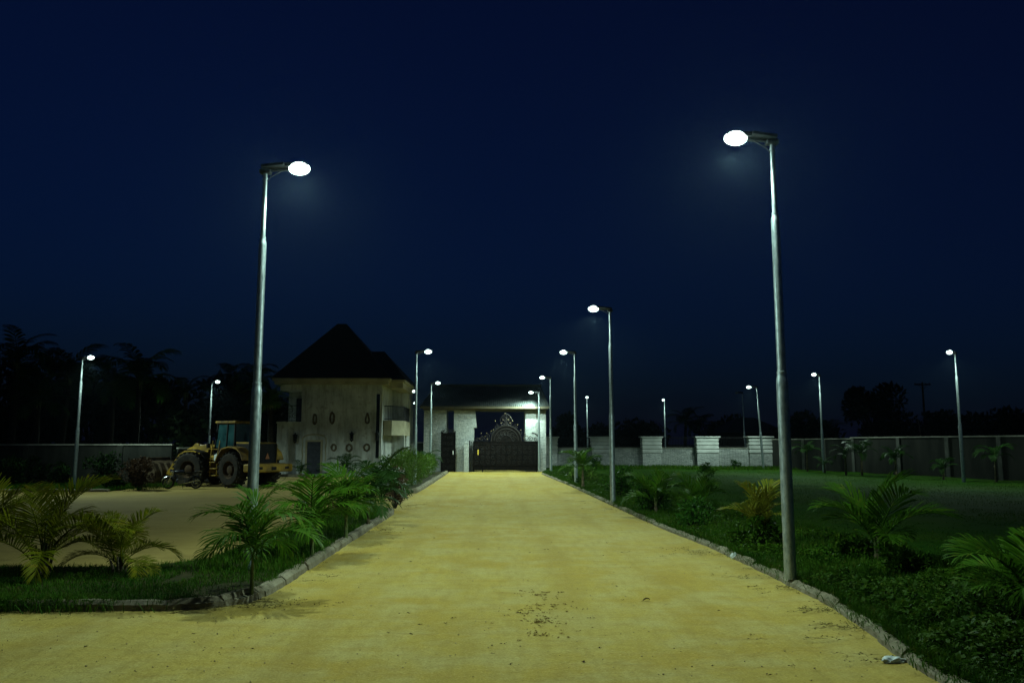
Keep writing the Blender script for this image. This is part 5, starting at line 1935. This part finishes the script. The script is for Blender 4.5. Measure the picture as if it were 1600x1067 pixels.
    for (x, xt) in ((x0 + .0, x0 + .06), (x1 - .01, x1 - .17)):
        vs = [(x, y0 + .08, zb + .33), (x, y1 - .08, zb + .33), (xt, y1 - .14, zt - .02), (xt, y0 + .14, zt - .02)]
        m.add(vs + [(a + .012, b, c) for a, b, c in vs], [(0, 1, 2, 3), (7, 6, 5, 4), (0, 4, 5, 1), (1, 5, 6, 2), (2, 6, 7, 3), (3, 7, 4, 0)])
    m.build('cab_window', M['cab_glass'], cb)
    MB().tube([(-.1, -.3, 2.25), (-.1, -.3, 2.75), (-.16, -.3, 2.85)], .055, 8).bbox(-.75, -.4, .1, .45, 2.27, 2.5, .04).build('exhaust', M['black_metal'], r)
    m = MB()
    m.bbox(x1 + .02, x1 + .16, y1, y1 + .22, 2.6, 2.95, .02).tube([(x1 - .05, y1 - .1, 2.9), (x1 + .09, y1 + .1, 2.9)], .015, 5)
    m.build('wing_mirror', M['black_metal'], r)
    # loader tower, arms, cylinders, bucket
    m = MB()
    for s in (1, -1):
        m.prism_y([(1.95, .8), (2.05, 1.5), (2.2, 2.12), (2.55, 2.15), (2.75, 1.6), (3.1, 1.2), (3.1, .8)], s * .32 - .05, s * .32 + .05)
        m.lathe([(0, -.09), (.13, -.09), (.13, .09), (0, .09)], 14, 'y', (2.4, s * .32, 2.02))
    art(m).build('front_frame', Y, r)
    m = MB()
    for s in (1, -1):
        m.prism_y([(2.25, 1.95), (2.35, 2.16), (3.55, 2.0), (4.25, 1.62), (4.95, .62), (4.85, .42), (4.65, .48), (4.05, 1.3), (3.45, 1.62)], s * .58 - .06, s * .58 + .06)
        m.lathe([(0, -.1), (.12, -.1), (.12, .1), (0, .1)], 12, 'y', (4.82, s * .58, .55))
    m.tube([(3.75, -.6, 1.65), (3.75, .6, 1.65)], .13, 10)
    m.prism_y([(3.3, 1.35), (3.45, 2.15), (3.65, 2.2), (4.1, 1.75), (3.9, 1.3)], -.09, .09)
    art(m).build('lift_arm', Y, r)
    m = MB()
    for s in (1, -1):
        m.tube([(2.45, s * .45, 1.15), (3.1, s * .47, 1.42)], .085, 8).tube([(3.1, s * .47, 1.42), (3.6, s * .48, 1.62)], .045, 8)
    m.tube([(2.3, 0, 2.0), (3.1, 0, 2.08)], .1, 8).tube([(3.1, 0, 2.08), (3.55, 0, 2.1)], .05, 8)
    m.tube([(3.8, 0, 1.4), (4.95, 0, 1.05)], .07, 8)
    art(m).build('hydraulic_cylinder', ST, r)
    m = MB()
    m.bbox(2.3, 2.42, .72, .95, 1.95, 2.2, .02).tube([(2.36, .4, 1.9), (2.36, .83, 2.0)], .025, 6).bbox(2.3, 2.42, -.95, -.72, 1.95, 2.2, .02)
    art(m).build('headlight', M['black_metal'], r)
    # bucket: curved shell open to the front
    prof = [(6.15, .06), (5.4, .06), (5.1, .16), (4.95, .42), (4.98, .8), (5.18, 1.16), (5.5, 1.42)]
    th = .05
    W = 1.38
    inn = []
    for i, (x, z) in enumerate(prof):
        a = np.array(prof[max(i - 1, 0)]); b = np.array(prof[min(i + 1, len(prof) - 1)])
        d = (b - a) / np.linalg.norm(b - a)
        inn.append((x + d[1] * th, z - d[0] * th))
    m = MB()
    m.prism_y(prof + inn[::-1], -W, W) if False else None
    vs = []
    n = len(prof)
    for s in (-1, 1):
        vs += [(x, s * W, z) for x, z in prof] + [(x, s * W, z) for x, z in inn]
    fs = []
    for i in range(n - 1):
        fs += [(i, i + 1, 2 * n + i + 1, 2 * n + i), (n + i + 1, n + i, 3 * n + i, 3 * n + i + 1), (i + 1, i, n + i, n + i + 1), (2 * n + i, 2 * n + i + 1, 3 * n + i + 1, 3 * n + i)]
    fs += [(0, 2 * n, 3 * n, n), (n - 1, 2 * n - 1, 4 * n - 1, 3 * n - 1)]
    m.add(vs, fs)
    for s in (-1, 1):
        m.prism_y([(6.05, .1), (5.4, .08), (5.1, .2), (4.99, .45), (5.02, .8), (5.2, 1.15), (5.52, 1.42), (5.75, 1.1)], s * W - .03 + s * .032, s * W + .03 + s * .032)
    for k in range(5):
        y = -W + .35 + k * (2 * W - .7) / 4
        m.prism_y([(4.94, .42), (4.84, .55), (4.86, .85), (5.02, 1.14), (5.2, 1.2), (4.97, .8)], y - .035, y + .035)
    m.box(5.42, 5.62, -W, W, 1.425, 1.47)
    b = art(m).build('bucket', M['bucket'], r)
    m = MB()
    for k in range(7):
        y = -W + .15 + k * (2 * W - .3) / 6
        m.prism_y([(6.05, .05), (6.4, .04), (6.15, .15)], y - .06, y + .06)
    art(m).build('tooth', M['bucket'], b)


def build_motorcycle():
    c = gnd(284.5, 763.5)
    r = empty('motorcycle', (c[0], c[1], 0), PI + .12)
    tag(r, 'small black motorcycle parked side-on before the loader front wheel', 'motorcycle')
    R = .29
    for x, fr in ((.66, 1), (-.64, 0)):
        m = MB()
        pts = [(x + (R - .045) * math.cos(a), 0, R + (R - .045) * math.sin(a)) for a in np.linspace(0, 2 * PI, 33)]
        m.tube(pts, .045, 8, cap=False)
        w = m.build('wheel', M['rubber'], r, smooth=True)
        m = MB()
        m.torus((x, 0, R), R - .09, .016, 'y', 28, 6)
        m.lathe([(0, -.07), (.045, -.07), (.06, -.02), (.06, .02), (.045, .07), (0, .07)], 12, 'y', (x, 0, R))
        for k in range(16):
            a = 2 * PI * k / 16
            m.tube([(x + .05 * math.cos(a), .02 * (-1) ** k, R + .05 * math.sin(a)), (x + (R - .09) * math.cos(a + .25), 0, R + (R - .09) * math.sin(a + .25))], .004, 4)
        m.lathe([(.11, -.045), (.12, -.03), (.11, -.02)], 18, 'y', (x, 0, R))
        m.build('rim', M['chrome'], w, smooth=True)
        m = MB()
        a0, a1 = (.35, 2.6) if fr else (.2, 2.2)
        vs, fs = [], []
        n = 14
        for i in range(n):
            a = a0 + (a1 - a0) * i / (n - 1)
            for (rr, y) in ((R + .02, -.07), (R + .05, -.04), (R + .06, 0), (R + .05, .04), (R + .02, .07), (R + .01, .06), (R + .045, 0), (R + .01, -.06)):
                vs.append((x + rr * math.cos(a), y, R + rr * math.sin(a)))
        for i in range(n - 1):
            for k in range(8):
                l = (k + 1) % 8
                fs.append((i * 8 + k, i * 8 + l, i * 8 + 8 + l, i * 8 + 8 + k))
        m.add(vs, fs)
        m.build('mudguard', M['chrome'] if fr else M['bike_black'], r, smooth=True)
    m = MB()
    for s in (-1, 1):
        m.tube([(.66, s * .085, R), (.43, s * .085, .86)], [.026, .02], 8)
    m.bbox(.38, .50, -.11, .11, .80, .85, .01)
    m.build('fork', M['chrome'], r, smooth=True)
    m = MB()
    m.tube([(.44, 0, .84), (.30, 0, .55), (.1, 0, .30), (-.25, 0, .32), (-.35, 0, .62), (-.62, 0, .72)], .024, 8)
    m.tube([(.42, 0, .86), (-.35, 0, .70)], .024, 8)
    for s in (-1, 1):
        m.tube([(-.22, s * .1, .33), (-.64, s * .1, R)], .022, 6)
        m.tube([(-.62, s * .12, .32), (-.45, s * .12, .66)], .026, 8)
        m.tube([(-.1, s * .1, .30), (-.05, s * .3, .27)], .015, 6)
    m.tube([(-.05, .12, .28), (-.1, .3, .02)], .013, 6)
    m.build('frame', M['bike_black'], r, smooth=True)
    m = MB()
    prof = [(0, -.30), (.06, -.28), (.12, -.1), (.14, .08), (.11, .22), (0, .27)]
    m.lathe(prof, 14, 'x')
    m.v = [(-x + .16, y * .95, z * .85 + .80) for x, y, z in m.v]
    m.build('fuel_tank', M['bike_black'], r, smooth=True)
    m = MB()
    m.add([(-.1, -.12, .80), (-.1, .12, .80), (-.72, .10, .83), (-.72, -.10, .83), (-.1, -.10, .74), (-.1, .10, .74), (-.72, .08, .76), (-.72, -.08, .76), (-.35, -.13, .79), (-.35, .13, .79)],
          [(0, 8, 9, 1), (8, 3, 2, 9), (4, 5, 6, 7), (0, 1, 5, 4), (2, 3, 7, 6), (1, 9, 2, 6, 5), (0, 4, 7, 3, 8)])
    m.build('seat', M['black_metal'], r)
    m = MB()
    m.bbox(-.12, .20, -.12, .12, .26, .46, .03)
    for k in range(5):
        m.bbox(.02, .20, -.1, .1, .48 + k * .035, .50 + k * .035, .008)
    m.lathe([(0, -.15), (.09, -.15), (.1, -.1), (.1, .1), (.09, .15), (0, .15)], 14, 'y', (-.02, 0, .36))
    m.build('engine', M['engine'], r)
    m = MB()
    m.tube([(.2, -.1, .52), (.26, -.13, .36), (.1, -.15, .25), (-.2, -.16, .27), (-.35, -.17, .31)], .02, 8)
    m.tube([(-.3, -.17, .30), (-.8, -.18, .42)], [.035, .045], 10)
    m.tube([(.2, .1, .52), (.26, .13, .36), (.1, .15, .25), (-.2, .16, .29), (-.75, .17, .42)], [.02, .02, .02, .03, .04], 8)
    m.build('exhaust', M['chrome'], r, smooth=True)
    m = MB()
    m.tube([(.30, -.36, 1.03), (.36, -.22, 1.05), (.42, -.08, .93), (.42, .08, .93), (.36, .22, 1.05), (.30, .36, 1.03)], .014, 8)
    for s in (-1, 1):
        m.tube([(.36, s * .2, 1.05), (.36, s * .3, 1.22)], .007, 5)
        m.lathe([(0, -.012), (.06, -.01), (.06, .01), (0, .012)], 12, 'x', (.36, s * .33, 1.25))
    m.build('handlebar', M['bike_black'], r, smooth=True)
    m = MB()
    m.lathe([(0, -.1), (.06, -.08), (.09, 0), (.095, .05), (0, .065)], 16, 'x', (.54, 0, .86))
    m.build('headlight', M['chrome'], r, smooth=True)
    m = MB().bbox(-.86, -.78, -.06, .06, .66, .74, .015)
    m.tube([(-.55, -.1, .84), (-.8, -.1, .86), (-.84, 0, .86), (-.8, .1, .86), (-.55, .1, .84)], .014, 6)
    m.build('rear_rack', M['chrome'], r)


# ------------------------------------------------------------------ sky, air, render settings
def build_world():
    w = bpy.data.worlds.new('World')
    SC.world = w
    w.use_nodes = True
    nt = w.node_tree
    nt.nodes.clear()
    out = nt.nodes.new('ShaderNodeOutputWorld')
    bg = nt.nodes.new('ShaderNodeBackground')
    sky = nt.nodes.new('ShaderNodeTexSky')
    sky.sky_type = 'NISHITA'
    sky.sun_disc = False
    sky.sun_elevation = math.radians(0.0)
    sky.sun_rotation = math.radians(150)
    sky.air_density = 1.0
    sky.dust_density = .3
    sky.ozone_density = 4.0
    mx = nt.nodes.new('ShaderNodeMix')
    mx.data_type = 'RGBA'
    mx.blend_type = 'MULTIPLY'
    mx.inputs[0].default_value = 1
    cols = [i for i in mx.inputs if i.type == 'RGBA']
    nt.links.new(sky.outputs[0], cols[0])
    cols[1].default_value = SKY_TINT
    ad = nt.nodes.new('ShaderNodeMix')          # faint night airglow on top of the last twilight
    ad.data_type = 'RGBA'
    ad.blend_type = 'ADD'
    ad.inputs[0].default_value = 1
    c2 = [i for i in ad.inputs if i.type == 'RGBA']
    nt.links.new([o for o in mx.outputs if o.type == 'RGBA'][0], c2[0])
    c2[1].default_value = (.010, .014, .072, 1)
    nt.links.new([o for o in ad.outputs if o.type == 'RGBA'][0], bg.inputs['Color'])
    bg.inputs['Strength'].default_value = SKY
    nt.links.new(bg.outputs[0], out.inputs['Surface'])


def build_haze():
    m = bpy.data.materials.new('haze')
    m.use_nodes = True
    nt = m.node_tree
    nt.nodes.clear()
    out = nt.nodes.new('ShaderNodeOutputMaterial')
    v = nt.nodes.new('ShaderNodeVolumePrincipled')
    v.inputs['Color'].default_value = (.55, .82, 1.0, 1)
    v.inputs['Density'].default_value = HAZE
    v.inputs['Anisotropy'].default_value = .82
    nt.links.new(v.outputs[0], out.inputs['Volume'])
    o = MB().box(-650, 650, -150, 1600, -1.0, 30).build('haze', m)
    tag(o, kind='stuff')



SKY = 0.092
LAMP_W = 830.0
LAMP_COL = (.72, 1.0, .86)
LSIGN = 1.0
BACK = 3.0
FWD = 1.25
ALONG = 1.0
WING = .95
CAP = 2.7
M0, M1 = 1.2, 6.5
SHIELD = .22
SPILL = .02
SKY_TINT = (.034, .195, .355, 1)
HAZE = 0.00008
USE_HAZE = True

make_materials()
frond_variants()
build_world()
build_ground()
build_kerbs()
build_house()
build_gatehouse()
build_gates()
build_fences()
build_lamps()
build_plants()
build_grass()
build_debris()
build_loader()
build_motorcycle()
if USE_HAZE: build_haze()

SC.view_settings.view_transform = 'Standard'
SC.view_settings.look = 'None'
SC.view_settings.exposure = 0.0
SC.view_settings.gamma = 1.0
SC.cycles.use_denoising = True
SC.cycles.max_bounces = 6
SC.cycles.diffuse_bounces = 3
SC.cycles.glossy_bounces = 3
SC.cycles.transparent_max_bounces = 6
SC.cycles.sample_clamp_indirect = 4.0
